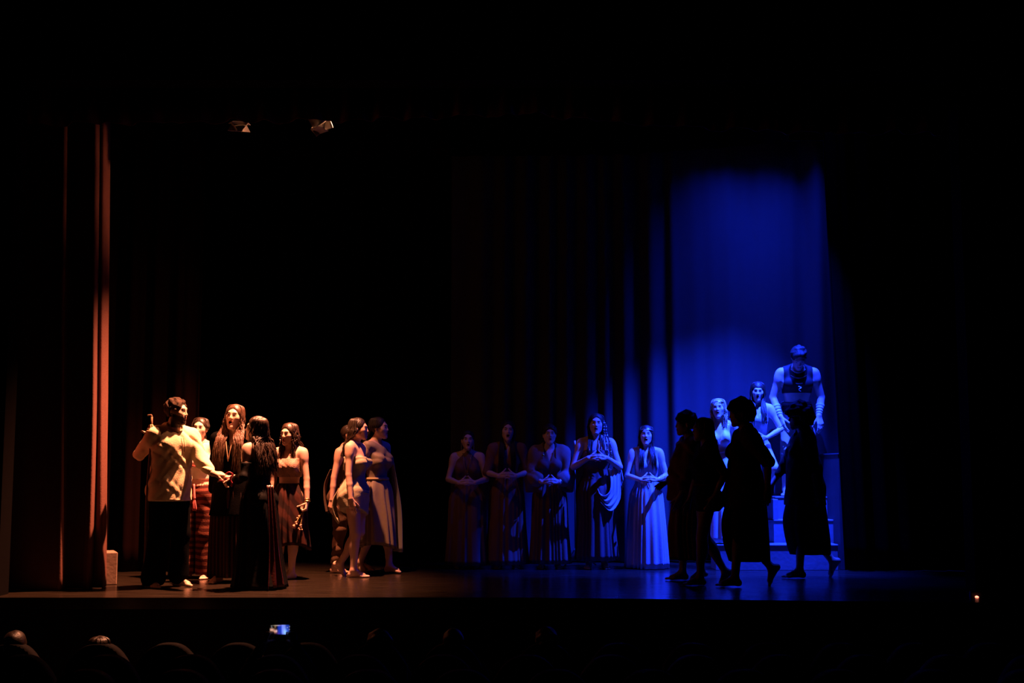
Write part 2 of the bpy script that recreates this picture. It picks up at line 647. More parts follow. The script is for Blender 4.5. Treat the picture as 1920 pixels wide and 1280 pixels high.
        for i, ((bf, bt), ln, cu) in enumerate(zip(bases, lens, H['curl'])):
            s.cone(tg, at(0.004, bt * 0.45, 0), at(bf, bt, 0), 0.0145 * q, 0.0118 * q, 0.012 * q, p, 0.85, sd=sd)
        for i, ((bf, bt), ln, cu) in enumerate(zip(bases, lens, H['curl'])):
            spr = math.radians(H['spread'] * (1.5 - i))
            f2 = f * math.cos(spr) + t * math.sin(spr)
            a = 0
            pt = at(bf, bt, 0)
            r0 = 0.0090 if i < 3 else 0.0080
            for k in range(3):
                a += math.radians(cu[k])
                nx = pt + (f2 * math.cos(a) + p * math.sin(a)) * ln[k] * q
                s.cone(tg, pt, nx, (r0 - 0.0007 * k) * q, (r0 - 0.0007 * (k + 1)) * q, 0.0035 * q, sd=sd)
                pt = nx
        d = f * H['th'][0] + t * H['th'][1] + p * H['th'][2]
        d = nrm(d)
        pt = at(0.020, 0.016, 0.004)
        for k, (ln, r1, r2) in enumerate(((0.045, 0.0140, 0.0110), (0.034, 0.0108, 0.0095), (0.027, 0.0095, 0.0080))):
            nx = pt + d * ln * q
            s.cone(tg, pt, nx, r1 * q, r2 * q, (0.012 if k == 0 else 0.004) * q, sd=sd)
            pt = nx
            a = math.radians(H['thc'])
            d = nrm(d * math.cos(a) + (p * 0.5 - t * 0.6) * math.sin(a))
        lo = np.min([prim_box(x)[0] for x in s.P[i0:]], 0) - 0.012
        hi = np.max([prim_box(x)[1] for x in s.P[i0:]], 0) + 0.012
        s.boxes.append((lo, hi, max(0.0042, min(0.0048, s.hres))))

    def _foot(s, sd, an, yaw, pitch):
        q = s.H / 1.68
        R = rot(0, 0, yaw) @ rot(pitch, 0, 0)
        at = lambda x, y, z: an + R @ (np.array([x, y, z]) * q)
        i0 = len(s.P)
        C = s.cone
        zz = (0, 0, 1)
        C('F', at(0, 0.0, 0), at(0, 0.030, -0.045), 0.031 * q, 0.029 * q, 0.02, sd=sd)
        C('F', at(0, 0.030, -0.047), at(0.004 * sd, -0.110, -0.054), 0.026 * q, 0.019 * q, 0.02, sd=sd)
        C('F', at(0, -0.004, -0.005), at(-0.008 * sd, -0.115, -0.050), 0.030 * q, 0.018 * q, 0.025, sd=sd)
        C('F', at(-0.024 * sd, -0.112, -0.057), at(0.030 * sd, -0.095, -0.059), 0.0165 * q, 0.0145 * q, 0.015, sd=sd)
        for i, (tx, ty, L, r) in enumerate(((-0.027, -0.118, 0.045, 0.0120), (-0.007, -0.116, 0.043, 0.0090), (0.009, -0.110, 0.038, 0.0085), (0.023, -0.103, 0.031, 0.0080), (0.035, -0.093, 0.024, 0.0080))):
            C('F', at(tx * sd, ty, -0.059), at((tx - 0.002) * sd, ty - L, -0.065), r * 1.1 * q, r * q, 0.006, sd=sd)
        lo = np.min([prim_box(x)[0] for x in s.P[i0:]], 0) - 0.012
        hi = np.max([prim_box(x)[1] for x in s.P[i0:]], 0) + 0.012
        s.boxes.append((lo, hi, 0.0068))

    # ---- meshes
    def start(s, label, group=None):
        s.root = empty('person', s.loc, math.radians(s.rz))
        tag(s.root, label, 'person', group)
        return s

    def build_body(s):
        pr = s.P
        lo = np.min([prim_box(p)[0] for p in pr], 0) - 0.02
        hi = np.max([prim_box(p)[1] for p in pr], 0) + 0.02
        V, Q = nets(*field(pr, lo, hi, s.res))
        cen = V[Q].mean(1)
        keep = np.ones(len(Q), bool)
        for l, h, r in s.boxes:
            g = s.res * 0.6
            keep &= ~((cen > l + g) & (cen < h - g)).all(1)
        VV, QQ = [V], [Q[keep]]
        n = len(V)
        for l, h, r in s.boxes:
            v, q = nets(*field(pr, l, h, r))
            VV.append(v)
            QQ.append(q + n)
            n += len(v)
        V, Q = np.concatenate(VV), np.concatenate(QQ)
        used = np.zeros(len(V), bool)
        used[Q.ravel()] = True
        mp = np.cumsum(used) - 1
        V, Q = V[used], mp[Q]
        me = mesh_np('body', V, Q)
        s.paint(me, V)
        o = link('body', me, mat('skin', attr=True, rough=0.55, spec=0.35, var=0.10, scale=20), s.root)
        return o

    def paint(s, me, V):
        cl = np.ones((len(V), 4), np.float32)
        cl[:, :3] = s.skin
        L = (V - s.hc) @ s.Rh / s.hs
        near = (np.abs(L) < 0.15).all(1)
        x, y, z = np.abs(L[:, 0]), L[:, 1], L[:, 2]
        jd = 0.016 * s.mouth
        fr = near & (y < -0.05)
        # cheeks / lips / mouth / brows / eyes
        lips = fr & (x < 0.021) & (z < -0.052) & (z > -0.077 - jd * 1.3) & (y < -0.081)
        cl[lips, :3] = np.array(s.skin) * (0.72, 0.42, 0.45)
        if s.mouth > 0:
            zc = -0.064 - jd * 0.5
            inm = fr & ((x / (0.010 + 0.007 * s.mouth)) ** 2 + ((z - zc) / (0.005 + 0.010 * s.mouth)) ** 2 < 1.0) & (y > -0.089)
            cl[inm, :3] = (0.05, 0.012, 0.012)
        br = fr & (x > 0.012) & (x < 0.048) & (np.abs(z - (0.021 + 0.006 * np.sin((x - 0.012) / 0.036 * 2.6))) < 0.0048)
        cl[br, :3] = np.array(s.haircol) * 1.3
        de = np.sqrt((x - 0.031) ** 2 + ((z - 0.002) * 1.5) ** 2)
        ey = fr & (de < 0.0115) & (y < -0.078)
        cl[ey, :3] = (0.26, 0.23, 0.21)
        cl[ey & (de < 0.0068), :3] = (0.03, 0.02, 0.015)
        lid = fr & (de < 0.0150) & (de >= 0.0115) & (z > 0.001)
        cl[lid, :3] = np.array(s.skin) * 0.35
        if s.beard:
            bd = near & (z < -0.030 + 0.35 * (y + 0.03) + 0.004 * np.sin(L[:, 0] * 400) * np.sin(y * 370)) & (y < 0.03) & (z > -0.16) & ~((x < 0.020) & (z > -0.075) & (z < -0.052))
            cl[bd, :3] = s.haircol
        a = me.color_attributes.new('Col', 'FLOAT_COLOR', 'POINT')
        a.data.foreach_set('color', cl.ravel())

    def garment(s, name, m, tags, cuts=(), extra=(), disp=None, res=0.011, kmul=1.0, parent=None, label=None):
        """cloth grown around the tagged limbs; tags {tag or (tag,side): swell or (swell, fraction)}"""
        pr = []
        for p in s.P:
            if p['sub']:
                continue
            g = tags.get((p['tag'], p['sd']), tags.get(p['tag']))
            if g is None:
                continue
            q = dict(p)
            if isinstance(g, tuple):
                g = g[0]
            q = grow(q, g)
            q['k'] = p['k'] * kmul + 0.01
            pr.append(q)
        for e in extra:
            pr.append(e)
        lo = np.min([prim_box(p)[0] for p in pr], 0) - 0.03
        hi = np.max([prim_box(p)[1] for p in pr], 0) + 0.03
        AX, D = field(pr, lo, hi, res)
        A = (AX[0][:, None, None], AX[1][None, :, None], AX[2][None, None, :])
        if disp is not None:
            D = D + disp(*A).astype(np.float32)
        for c in cuts:
            D = np.maximum(D, np.asarray(c(*A), np.float32))
        V, Q = nets(AX, D)
        o = link(name, mesh_np(name, V, Q), m, parent or s.root)
        if label:
            o['label'] = label
        return o

    def limb(s, sd, which, f0, f1, r0, r1):
        """extra cloth cone along a limb: which 'A1','A2','L1','L2'"""
        a, b = {'A1': (s.sh[sd], s.elb[sd]), 'A2': (s.elb[sd], s.wri[sd]), 'L1': (s.hip[sd], s.kne[sd]), 'L2': (s.kne[sd], s.ank[sd])}[which]
        return dict(tag='x', t='c', p=(a + (b - a) * f0, a + (b - a) * f1, r0, r1, None, 1.0), k=0.03, sub=False, sd=sd)

    def skirt(s, name, m, st, amp=0.02, nf=16, nth=128, nz=36, seed=None, label=None, parent=None, power=1.0, hem=0.0, amp0=0.15):
        """pleated cloth lofted through stations (z, cx, cy, rx, ry)"""
        rg = np.random.RandomState(seed if seed is not None else s.seed)
        st = np.array(st, float)
        t = np.linspace(0, 1, len(st))
        tt = np.linspace(0, 1, nz)
        def ip(k):
            c = catmull(np.stack([t, st[:, k]], 1), nz * 4)
            return np.interp(tt, c[:, 0], c[:, 1])
        z, cx, cy, rx, ry = [ip(k) for k in range(5)]
        th = np.linspace(0, 2 * math.pi, nth, endpoint=False)
        ph = rg.rand(4) * 6.28
        warp = th + 0.35 * np.sin(2 * th + ph[0]) + 0.18 * np.sin(5 * th + ph[1])
        base = np.cos(nf * warp + ph[2])[None] * 0.65 + np.cos((nf * 0.55) * warp + ph[3])[None] * 0.0
        n2 = max(3, int(nf * 0.6))
        base = base + 0.45 * np.cos(n2 * (th + 0.2 * np.sin(3 * th + ph[1])) + ph[3])[None]
        base = np.sign(base) * np.abs(base) ** 0.85
        A = amp * (amp0 + (1 - amp0) * tt ** power)
        sway = 0.5 * np.sin(tt * 3 + ph[0])[:, None] * np.cos(3 * th + ph[1])[None]
        off = A[:, None] * (base + sway)
        Xv = cx[:, None] + (rx[:, None] + off) * np.cos(th)[None]
        Yv = cy[:, None] + (ry[:, None] + off) * np.sin(th)[None]
        Zv = z[:, None] + hem * (tt ** 3)[:, None] * np.cos(2 * th + ph[2])[None]
        V = np.stack([Xv, Yv, np.broadcast_to(Zv, Xv.shape)], 2)
        # turned hem: one more ring inside
        inner = V[-1].copy()
        inner[:, 0] = cx[-1] + (inner[:, 0] - cx[-1]) * 0.95
        inner[:, 1] = cy[-1] + (inner[:, 1] - cy[-1]) * 0.95
        inner[:, 2] += 0.03
        V = np.concatenate([V.reshape(-1, 3), inner])
        ii, jj = np.meshgrid(np.arange(nz), np.arange(nth), indexing='ij')
        j2 = (jj + 1) % nth
        Q = np.stack([ii * nth + jj, (ii + 1) * nth + jj, (ii + 1) * nth + j2, ii * nth + j2], 2).reshape(-1, 4)
        o = link(name, mesh_np(name, V, Q), m, parent or s.root)
        if label:
            o['label'] = label
        return o

    # ---- hair
    def hair(s, kind='cap', m=None, puff=0.010, clumps=0, zend=0.60, front=0.4, wave=0.01, rad=0.009, spread=0.11, noise=0.0, nfreq=55,
             bangs=False, tie=False, nape=-0.065, parting=0.0, line=0.0, res=0.006, side=0, wide=1.0):
        q = s.hs
        pr = [dict(t='e', p=(s.hp(0, 0.016, 0.032), s.Rh, (np.array([0.075, 0.092, 0.086]) + puff) * q), k=0.01, sub=False)]
        if puff > 0.02:
            pr.append(dict(t='e', p=(s.hp(0, 0.035, 0.0), s.Rh, (np.array([0.070, 0.070, 0.080]) + puff * 0.9) * q), k=0.03, sub=False))
        lo = np.min([prim_box(p)[0] for p in pr], 0) - 0.03
        hi = np.max([prim_box(p)[1] for p in pr], 0) + 0.03
        AX, D = field(pr, lo, hi, res)
        A = (AX[0][:, None, None] - s.hc[0], AX[1][None, :, None] - s.hc[1], AX[2][None, None, :] - s.hc[2])
        Lx = (A[0] * s.Rh[0, 0] + A[1] * s.Rh[1, 0] + A[2] * s.Rh[2, 0]) / q
        Ly = (A[0] * s.Rh[0, 1] + A[1] * s.Rh[1, 1] + A[2] * s.Rh[2, 1]) / q
        Lz = (A[0] * s.Rh[0, 2] + A[1] * s.Rh[1, 2] + A[2] * s.Rh[2, 2]) / q
        if noise:
            D = D + noise * (np.sin(nfreq * Lx + 3 * np.sin(nfreq * .6 * Lz)) * np.sin(nfreq * 1.1 * Ly + 2.0 * np.sin(nfreq * .5 * Lx)) + 0.6 * np.sin(nfreq * 1.2 * Lz + 2 * np.sin(nfreq * .7 * Ly)))
        elif not noise:
            ang = np.arctan2(Lx - parting, Ly + 0.3 * Lz + 0.02)
            D = D + 0.0016 * np.sin(26 * ang + 4 * np.sin(20 * Lz)) * (Lz > -0.1)
        fz = 0.074 + line - (0.055 if bangs else 0.0)
        face = np.sqrt((Lx / 0.064) ** 2 + ((Ly + 0.10) / 0.088) ** 2 + ((Lz - fz + 0.115) / 0.115) ** 2) - 1
        D = D + 0.010 * q * np.exp(-np.clip(face, 0, 9) / 0.16) * (0.3 if puff > 0.02 else 1.0)
        D = np.maximum(D, -face * 0.05)
        D = np.maximum(D, ((nape - 0.01 * 0) - Lz) * q)
        ear = (np.abs(Lx) > 0.062) & (Lz < 0.012) & (Ly < 0.03)
        if not clumps or tie:
            D = np.where(ear, np.maximum(D, 0.004), D)
        V, Q = nets(AX, D)
        m = m or mat('hair_dark', s.haircol, rough=0.6, spec=0.25, var=0.5, scale=40, bump=0.25, bscale=90)
        if clumps:
            b = MB()
            rg = s.rng
            shz = 0.845 * s.H + s.pel[2]
            for i in range(int(clumps * 1.45)):
                isf = rg.random() < front
                sd = rg.choice((-1, 1)) if side == 0 else (side if rg.random() < 0.8 else -side)
                if isf:
                    phi = math.radians(rg.uniform(64, 108)) * sd
                else:
                    phi = math.radians(rg.uniform(85, 180)) * sd
                def sk(ph, z, ex):
                    k = math.sqrt(max(1 - ((z - 0.032) / 0.100) ** 2, 0.12)) if z > 0.032 else 1 - 0.12 * (0.032 - z) / 0.09
                    return s.hp((0.077 + ex) * k * math.sin(ph), 0.016 - (0.094 + ex) * k * math.cos(ph), z)
                ex = puff + rg.uniform(-0.002, 0.005)
                yy = 0.016 - 0.055 * math.cos(phi) + rg.uniform(-.02, .02)
                p0 = s.hp(parting + 0.006 * sd, yy, 0.117 + puff * 0.8 - 4 * (yy - 0.016) ** 2)
                p05 = sk(phi, 0.103, ex + 0.004)
                p1 = sk(phi, 0.070, ex)
                p2 = sk(phi, 0.005, ex + 0.004)
                p3 = sk(phi, -0.055, ex + 0.010 + rg.uniform(0, 0.008))
                ze = zend * s.H + s.pel[2] + rg.uniform(-0.05, 0.05) * s.H * 0.6
                if tie:
                    p2 = sk(phi, 0.005, ex)
                    p3 = s.hp(rg.uniform(-.02, .02), 0.105, -0.03)
                    e = s.ch(rg.uniform(-0.04, 0.04), 0.075 + rg.uniform(0, .02), (ze - s.pel[2]) / s.H)
                    pts = [p0, p05, p1, p2, p3, (p3 + e) / 2 + s.Rh @ np.array([0, 0.04, 0.0]), e]
                elif isf:
                    xx = rg.uniform(0.040, 0.095 * wide) * sd * s.H / 1.65
                    m1 = s.ch(xx * 0.9 / s.H, -0.045, 0.845)
                    m2 = s.ch(xx / s.H * 1.05, -0.090 + rg.uniform(-.006, .006), 0.775)
                    e = s.ch(xx / s.H * 1.1, -0.102 + rg.uniform(-.010, .006), (ze - s.pel[2]) / s.H)
                    pts = [p0, p05, p1, p2, p3, m1, m2, e] if zend < 0.76 else [p0, p05, p1, p2, p3, m1 * 0.5 + p3 * 0.5, np.array([m1[0], m1[1], ze])]
                else:
                    xx = rg.uniform(-spread, spread)
                    if abs(math.degrees(phi)) < 125:
                        xx = abs(xx) * sd
                    m1 = s.ch(xx * 0.8 / s.H, 0.058, 0.85)
                    e = s.ch(xx / s.H, 0.070 + rg.uniform(-.005, .02), (ze - s.pel[2]) / s.H)
                    pts = [p0, p05, p1, p2, p3, m1, (m1 + e) / 2 + np.array([0, 0.01, 0]), e]
                n = 20
                c = catmull(pts, n)
                t = np.linspace(0, 1, n)
                f1, f2 = rg.uniform(0, 6), rg.uniform(0, 6)
                wv = wave * np.clip((t - 0.3) / 0.3, 0, 1)
                c[:, 0] += wv * np.sin(t * 26 + f1)
                c[:, 1] += wv * 0.7 * np.cos(t * 26 + f2)
                r = rad * 0.72 * rg.uniform(0.6, 1.3) * np.interp(t, [0, .12, .5, .85, 1], [.35, .9, 1, .8, .2])
                b.tube(c, r, n=4)
            n0 = len(V)
            F = [list(f) for f in Q] + [[i + n0 for i in f] for f in b.f]
            V = np.concatenate([V] + b.v)
            me = mesh_np('hair', V, F)
        else:
            me = mesh_np('hair', V, Q)
        return link('hair', me, m, s.root)

    def world(s, p):
        a = math.radians(s.rz)
        c, n = math.cos(a), math.sin(a)
        p = np.asarray(p, float)
        return np.array([c * p[0] - n * p[1], n * p[0] + c * p[1], p[2]]) + s.loc

    def local(s, p):
        return to_local(p, s.loc, s.rz)

    def part(s, b, name, m, label=None, parent=None):
        o = b.build(name, m, parent or s.root)
        if label:
            o['label'] = label
        return o

    def band(s, sd, frac, r, rt, which='A2', n=20):
        """a ring around a limb"""
        a, b = (s.elb[sd], s.wri[sd]) if which == 'A2' else (s.sh[sd], s.elb[sd])
        c = a + (b - a) * frac
        F = s._frame(b - a)
        th = np.linspace(0, 2 * math.pi, n, endpoint=False)
        P = c + r * (np.cos(th)[:, None] * F[:, 0] + np.sin(th)[:, None] * F[:, 1])
        return MB().tube(P, rt, n=6, closed=True)


def strip(A, B, n=36, m=12, fold=0.012, nf=2.5, ph=0.0, thick=0.004):
    """hanging cloth between two edge curves, folded across"""
    A, B = catmull(A, n), catmull(B, n)
    v = np.linspace(0, 1, m)
    P = A[:, None] * (1 - v)[None, :, None] + B[:, None] * v[None, :, None]
    du = np.gradient(P, axis=0)
    dv = np.gradient(P, axis=1)
    N = np.cross(du, dv)
    N /= np.linalg.norm(N, axis=2)[..., None] + 1e-9
    t = np.linspace(0, 1, n)[:, None]
    P = P + N * (fold * (0.3 + 0.7 * t) * np.sin(2 * math.pi * nf * v[None] + ph + 1.5 * t))[..., None]
    k = n * m
    V = np.concatenate([(P + N * thick / 2).reshape(-1, 3), (P - N * thick / 2).reshape(-1, 3)])
    F = []
    for i in range(n - 1):
        for j in range(m - 1):
            a = i * m + j
            F.append((a, a + m, a + m + 1, a + 1))
            F.append((k + a, k + a + 1, k + a + m + 1, k + a + m))
    for i in range(n - 1):
        a, c = i * m, i * m + m - 1
        F += [(a, k + a, k + a + m, a + m), (c, c + m, k + c + m, k + c)]
    for j in range(m - 1):
        a, c = j, (n - 1) * m + j
        F += [(a, a + 1, k + a + 1, k + a), (c, k + c, k + c + 1, c + 1)]
    return MB().add(V, F)


def waist(U, w=1.0, top=0.625):
    return [(top * U, 0, 0, 0.073 * U * w, 0.060 * U * w), (0.585 * U, 0, .004, .086 * U * w, .073 * U * w), (0.54 * U, 0, .010, .106 * U * w, .089 * U * w), (0.48 * U, 0, .014, .117 * U * w, .100 * U * w)]


def to_local(p, loc, rz):
    a = math.radians(-rz)
    c, n = math.cos(a), math.sin(a)
    p = np.asarray(p, float) - np.asarray(loc, float)
    return np.array([c * p[0] - n * p[1], n * p[0] + c * p[1], p[2]])


def neck_hole(s, r=0.055, depth=0.0, drop=0.0):
    c = s.ch(0, -0.02 - depth, 0.865 - drop)
    return lambda x, y, z: r * s.H / 1.68 * 1.6 - np.sqrt((x - c[0]) ** 2 * 1.0 + ((y - c[1]) * 0.8) ** 2 + ((z - c[2]) * 1.0) ** 2)


def below(z0):      # keeps what is under z0
    return lambda x, y, z: z - z0 + 0 * x + 0 * y


def above(z0):      # keeps what is over z0
    return lambda x, y, z: z0 - z + 0 * x + 0 * y


def vneck(s, zt, zb, half):
    """cuts a V in front: from height zb at the centre up to zt at half width"""
    def f(x, y, z):
        v = (z - zb) * half / (zt - zb) - np.abs(x - s.pel[0])
        return np.minimum(v, -(y - s.pel[1]) + 0.02)
    return f


def wrinkle(amp, kx, ky, kz, ph=0.0, w=2.0):
    def f(x, y, z):
        a = kx * x + ky * y + kz * z
        q = a + w * np.sin(0.43 * a + ph + 7 * z - 5 * x)
        return amp * (1.2 - 2.2 * np.abs(np.sin(0.5 * q))) * (0.6 + 0.4 * np.sin(5 * z + 3 * x + ph)) + amp * 0.4 * np.sin(1.9 * kx * x - 1.3 * kz * z + 2 * ky * y + ph * 2)
    return f
# ------------------------------------------------------------------ the stage house
def floor_mat():
    m = bpy.data.materials.new('stage_boards')
    m.use_nodes = True
    nt = m.node_tree
    b = nt.nodes['Principled BSDF']
    tc = nt.nodes.new('ShaderNodeTexCoord')
    mp = nt.nodes.new('ShaderNodeMapping')
    mp.inputs['Scale'].default_value = (0.7, 14, 1)
    nt.links.new(tc.outputs['Object'], mp.inputs[0])
    nz = nt.nodes.new('ShaderNodeTexNoise')
    nz.inputs['Scale'].default_value = 3.0
    nz.inputs['Detail'].default_value = 6
    nt.links.new(mp.outputs[0], nz.inputs['Vector'])
    rp = nt.nodes.new('ShaderNodeValToRGB')
    rp.color_ramp.elements[0].color = (0.004, 0.0025, 0.0015, 1)
    rp.color_ramp.elements[1].color = (0.026, 0.016, 0.009, 1)
    rp.color_ramp.elements[0].position = 0.3
    rp.color_ramp.elements[1].position = 0.75
    nt.links.new(nz.outputs[0], rp.inputs[0])
    nt.links.new(rp.outputs[0], b.inputs['Base Color'])
    r2 = nt.nodes.new('ShaderNodeValToRGB')
    r2.color_ramp.elements[0].color = (0.16, 0.16, 0.16, 1)
    r2.color_ramp.elements[1].color = (0.34, 0.34, 0.34, 1)
    nt.links.new(nz.outputs[0], r2.inputs[0])
    nt.links.new(r2.outputs[0], b.inputs['Roughness'])
    b.inputs['Specular IOR Level'].default_value = 0.5
    bp = nt.nodes.new('ShaderNodeBump')
    bp.inputs['Strength'].default_value = 0.15
    bp.inputs['Distance'].default_value = 0.004
    nt.links.new(nz.outputs[0], bp.inputs['Height'])
    nt.links.new(bp.outputs[0], b.inputs['Normal'])
    return m


def prism(poly, z0, z1):
    n = len(poly)
    V = [(x, y, z0) for x, y in poly] + [(x, y, z1) for x, y in poly]
    F = [tuple(range(n - 1, -1, -1)), tuple(range(n, 2 * n))]
    F += [(i, (i + 1) % n, n + (i + 1) % n, n + i) for i in range(n)]
    return V, F


edge = [(-7.0, 10.99), (-4.3, 10.98), (-2.5, 10.98), (-1.0, 11.0), (0.1, 10.98), (1.4, 10.85), (2.6, 10.72), (3.6, 10.62), (4.3, 10.55), (7.0, 10.45)]
V, F = prism(edge + [(7.0, 17.0), (-7.0, 17.0)], -0.10, 0.0)
tag(link('floor', mesh_np('floor', V, F, False), floor_mat()), 'dark glossy wooden stage floor', 'floor', kind='structure')
V, F = prism([(x, y + 0.06) for x, y in edge] + [(7.0, 11.3), (-7.0, 11.3)], -1.27, -0.10)
tag(link('wall_front', mesh_np('wall_front', V, F, False), mat('black_paint', (0.008, 0.008, 0.009), 0.95, 0.08)), 'black front face of the raised stage', 'stage front', kind='structure')
blackwall = mat('black_wall', (0.006, 0.006, 0.007), 0.95, 0.08)
for nm, lo, hi, lb in (('wall_back', (-7, 16.9, 0), (7, 17.1, 9), 'black back wall behind the stage curtains'),
                       ('wall_left', (-7.2, -3, -1.8), (-7.0, 17.1, 9), 'black side wall at the left of the hall'),
                       ('wall_right', (7.0, -3, -1.8), (7.2, 17.1, 9), 'black side wall at the right of the hall'),
                       ('ceiling', (-7.2, -3, 9), (7.2, 17.1, 9.2), 'black ceiling over stage and hall')):
    tag(MB().box(lo, hi).build(nm, blackwall, smooth=False), lb, nm.split('_')[0], kind='structure')
tag(MB().box((-7, 3.0, -1.5), (7, 11.5, -1.27)).build('floor', mat('house_carpet', (0.010, 0.008, 0.009), 0.95, 0.05, bump=0.3), smooth=False),
    'dark carpeted floor of the audience area', 'floor', kind='structure')
# proscenium: black piers at both sides and the header above
pr = mat('proscenium_paint', (0.004, 0.003, 0.003), 0.95, 0.02)
tag(MB().box((-7, 11.06, 0), (X(-5, 11.06), 11.30, 9)).build('trim_1', pr, smooth=False), 'black proscenium pier left of the red curtain', 'pier', kind='structure')
tag(MB().box((X(1830, 11.06), 11.06, 0), (7, 11.30, 9)).build('trim_2', pr, smooth=False), 'black proscenium pier at the right edge', 'pier', kind='structure')
tag(MB().box((-7, 11.06, W(960, 150, 11.06)[2]), (7, 11.30, 9)).build('trim_3', pr, smooth=False), 'black proscenium header above the border curtain', 'header', kind='structure')


def sheet(name, plan, z0, z1, m, label, cat, nz=26, hem=None, top=None, thick=0.012, group=None, taper=None):
    """cloth hanging from a plan curve plan (n,2); z0 may be an array along the curve"""
    plan = np.asarray(plan, float)
    n = len(plan)
    z0 = np.broadcast_to(np.asarray(z0, float), (n,))
    t = np.linspace(0, 1, nz)
    mean = plan.mean(0)
    V = np.zeros((nz, n, 3))
    for i, tt in enumerate(t):
        q = plan.copy()
        if taper is not None:
            q = taper(q, tt)
        V[i, :, 0], V[i, :, 1] = q[:, 0], q[:, 1]
        V[i, :, 2] = z0 + (z1 - z0) * tt
    ii, jj = np.meshgrid(np.arange(nz - 1), np.arange(n - 1), indexing='ij')
    Q = np.stack([ii * n + jj, ii * n + jj + 1, (ii + 1) * n + jj + 1, (ii + 1) * n + jj], 2).reshape(-1, 4)
    o = link(name, mesh_np(name, V.reshape(-1, 3), Q), m)
    md = o.modifiers.new('thickness', 'SOLIDIFY')
    md.thickness = thick
    md.offset = 1.0
    tag(o, label, cat, group)
    return o


# backdrop cloth: flat stretch in the middle of the light, folds to its left and right
DB = 15.05
xs = np.linspace(-0.75, 4.75, 500)
px = 960 + xs * FPX / DB
rg = np.random.RandomState(5)
fold = np.zeros_like(xs)
for c, wd, a in ((905, 16, .10), (945, 14, .12), (985, 16, .13), (1030, 11, .12), (1062, 13, .13), (1100, 15, .13), (1135, 10, .10), (1170, 13, .15), (1222, 17, .15),
                 (1262, 9, .05), (1488, 12, .035), (1540, 17, .10), (1592, 16, .10), (1632, 15, .10)):
    fold -= a * np.exp(-((px - c) / wd) ** 2)
fold -= 0.06 / (1 + np.exp(-(px - 1256) / 3.0)) * (1 / (1 + np.exp((px - 1480) / 6.0)))
fold += 0.008 * np.sin(px / 13.0) * np.exp(-((px - 1365) / 130) ** 4) + 0.004 * np.sin(px / 5.1)


def back_taper(q, t):
    r = q.copy()
    ph = (q[:, 0] * 3.1)
    r[:, 1] += 0.012 * np.sin(ph + 5 * t) * (1 - t)
    r[:, 0] += 0.03 * np.sin(q[:, 0] * 1.7 + 1) * (t - 0.5)
    # creases at the pipe
    r[:, 1] += 0.05 * np.clip((t - 0.86) / 0.14, 0, 1) * np.sin(q[:, 0] * 9.0)
    return r


sheet('backdrop_curtain', np.stack([xs, DB + fold], 1), 0.015, 6.6, mat('backdrop_cloth', (0.034, 0.034, 0.036), 0.9, 0.1, var=0.10, scale=3.0, bump=0.15, bscale=140),
      'pale backdrop curtain glowing blue behind the steps', 'curtain', nz=48, taper=back_taper)

velour = mat('black_velour', (0.0018, 0.0017, 0.0017), 1.0, 0.0, sheen=0.0, var=0.3)


def pleats(x0, x1, y, n, a, per, seed=0):
    s = np.linspace(x0, x1, n)
    r = np.random.RandomState(seed)
    p = r.rand(3) * 6
    w = s * 2 * math.pi / per
    return np.stack([s, y + a * np.sin(w + 0.7 * np.sin(0.37 * w + p[0])) + a * 0.35 * np.sin(2.3 * w + p[1])], 1)


sheet('black_curtain', pleats(-6.6, -0.3, 15.35, 420, 0.06, 0.30, 2), 0.015, 6.6, velour, 'black curtain hanging across the back of the stage, left of the blue backdrop', 'curtain')
# right leg, its inner edge leaning outwards to the floor
xr0, xr1 = W(1589, 1066, 13.66)[0], 6.6
pl = pleats(xr0, xr1, 13.72, 260, 0.05, 0.28, 3)


def leg_taper(q, t):
    r = q.copy()
    r[:, 0] -= 0.17 * t * (1 - (q[:, 0] - xr0) / (xr1 - xr0))
    return r


sheet('black_leg_curtain', pl, 0.01, 6.6, velour, 'black side curtain cutting off the blue backdrop on the right', 'curtain', taper=leg_taper)
sheet('black_leg_curtain', pleats(-6.6, X(364, 13.7), 13.7, 260, 0.05, 0.30, 4), 0.01, 6.6, mat('dark_red_velour', (0.007, 0.0025, 0.002), 1.0, 0.0),
      'dark side curtain upstage behind the group with the staff', 'curtain')

# red house curtain gathered at the left
DL = 11.83
plan = [(15, -.10), (45, -.16), (80, -.20), (104, -.25), (112, -.27), (117, -.20), (122, -.08), (126, -.05), (140, -.07), (158, -.12), (168, -.165), (172.5, -.17), (176.5, -.09), (180, .0), (182, .015), (184, -.01), (186, -.035), (188.5, -.02), (193, .05), (198, .14), (199, .24)]
pc = catmull(np.array([(X(p, DL + y), DL + y) for p, y in plan]), 240)


def red_taper(q, t):
    r = q.copy()
    xe = q[:, 0].max()
    k = np.clip((q[:, 0] - (xe - 0.14)) / 0.14, 0, 1)
    r[:, 0] -= 0.17 * t
    fl = np.clip((q[:, 0] - (xe - 0.105)) / 0.03, 0, 1) * np.clip((xe - q[:, 0]) / 0.02, 0, 1)
    r[:, 0] -= 0.05 * fl * np.clip(1 - t / 0.3, 0, 1) ** 1.5
    r[:, 1] += 0.02 * np.sin(9 * t + q[:, 0] * 6) * (1 - t)
    return r


sheet('red_curtain', pc, 0.006, 6.2, mat('red_velvet', (0.125, 0.044, 0.033), 0.85, 0.15, var=0.22, scale=12, bump=0.3, bscale=70), 'red house curtain gathered in tall folds at the left', 'curtain', nz=60, taper=red_taper)

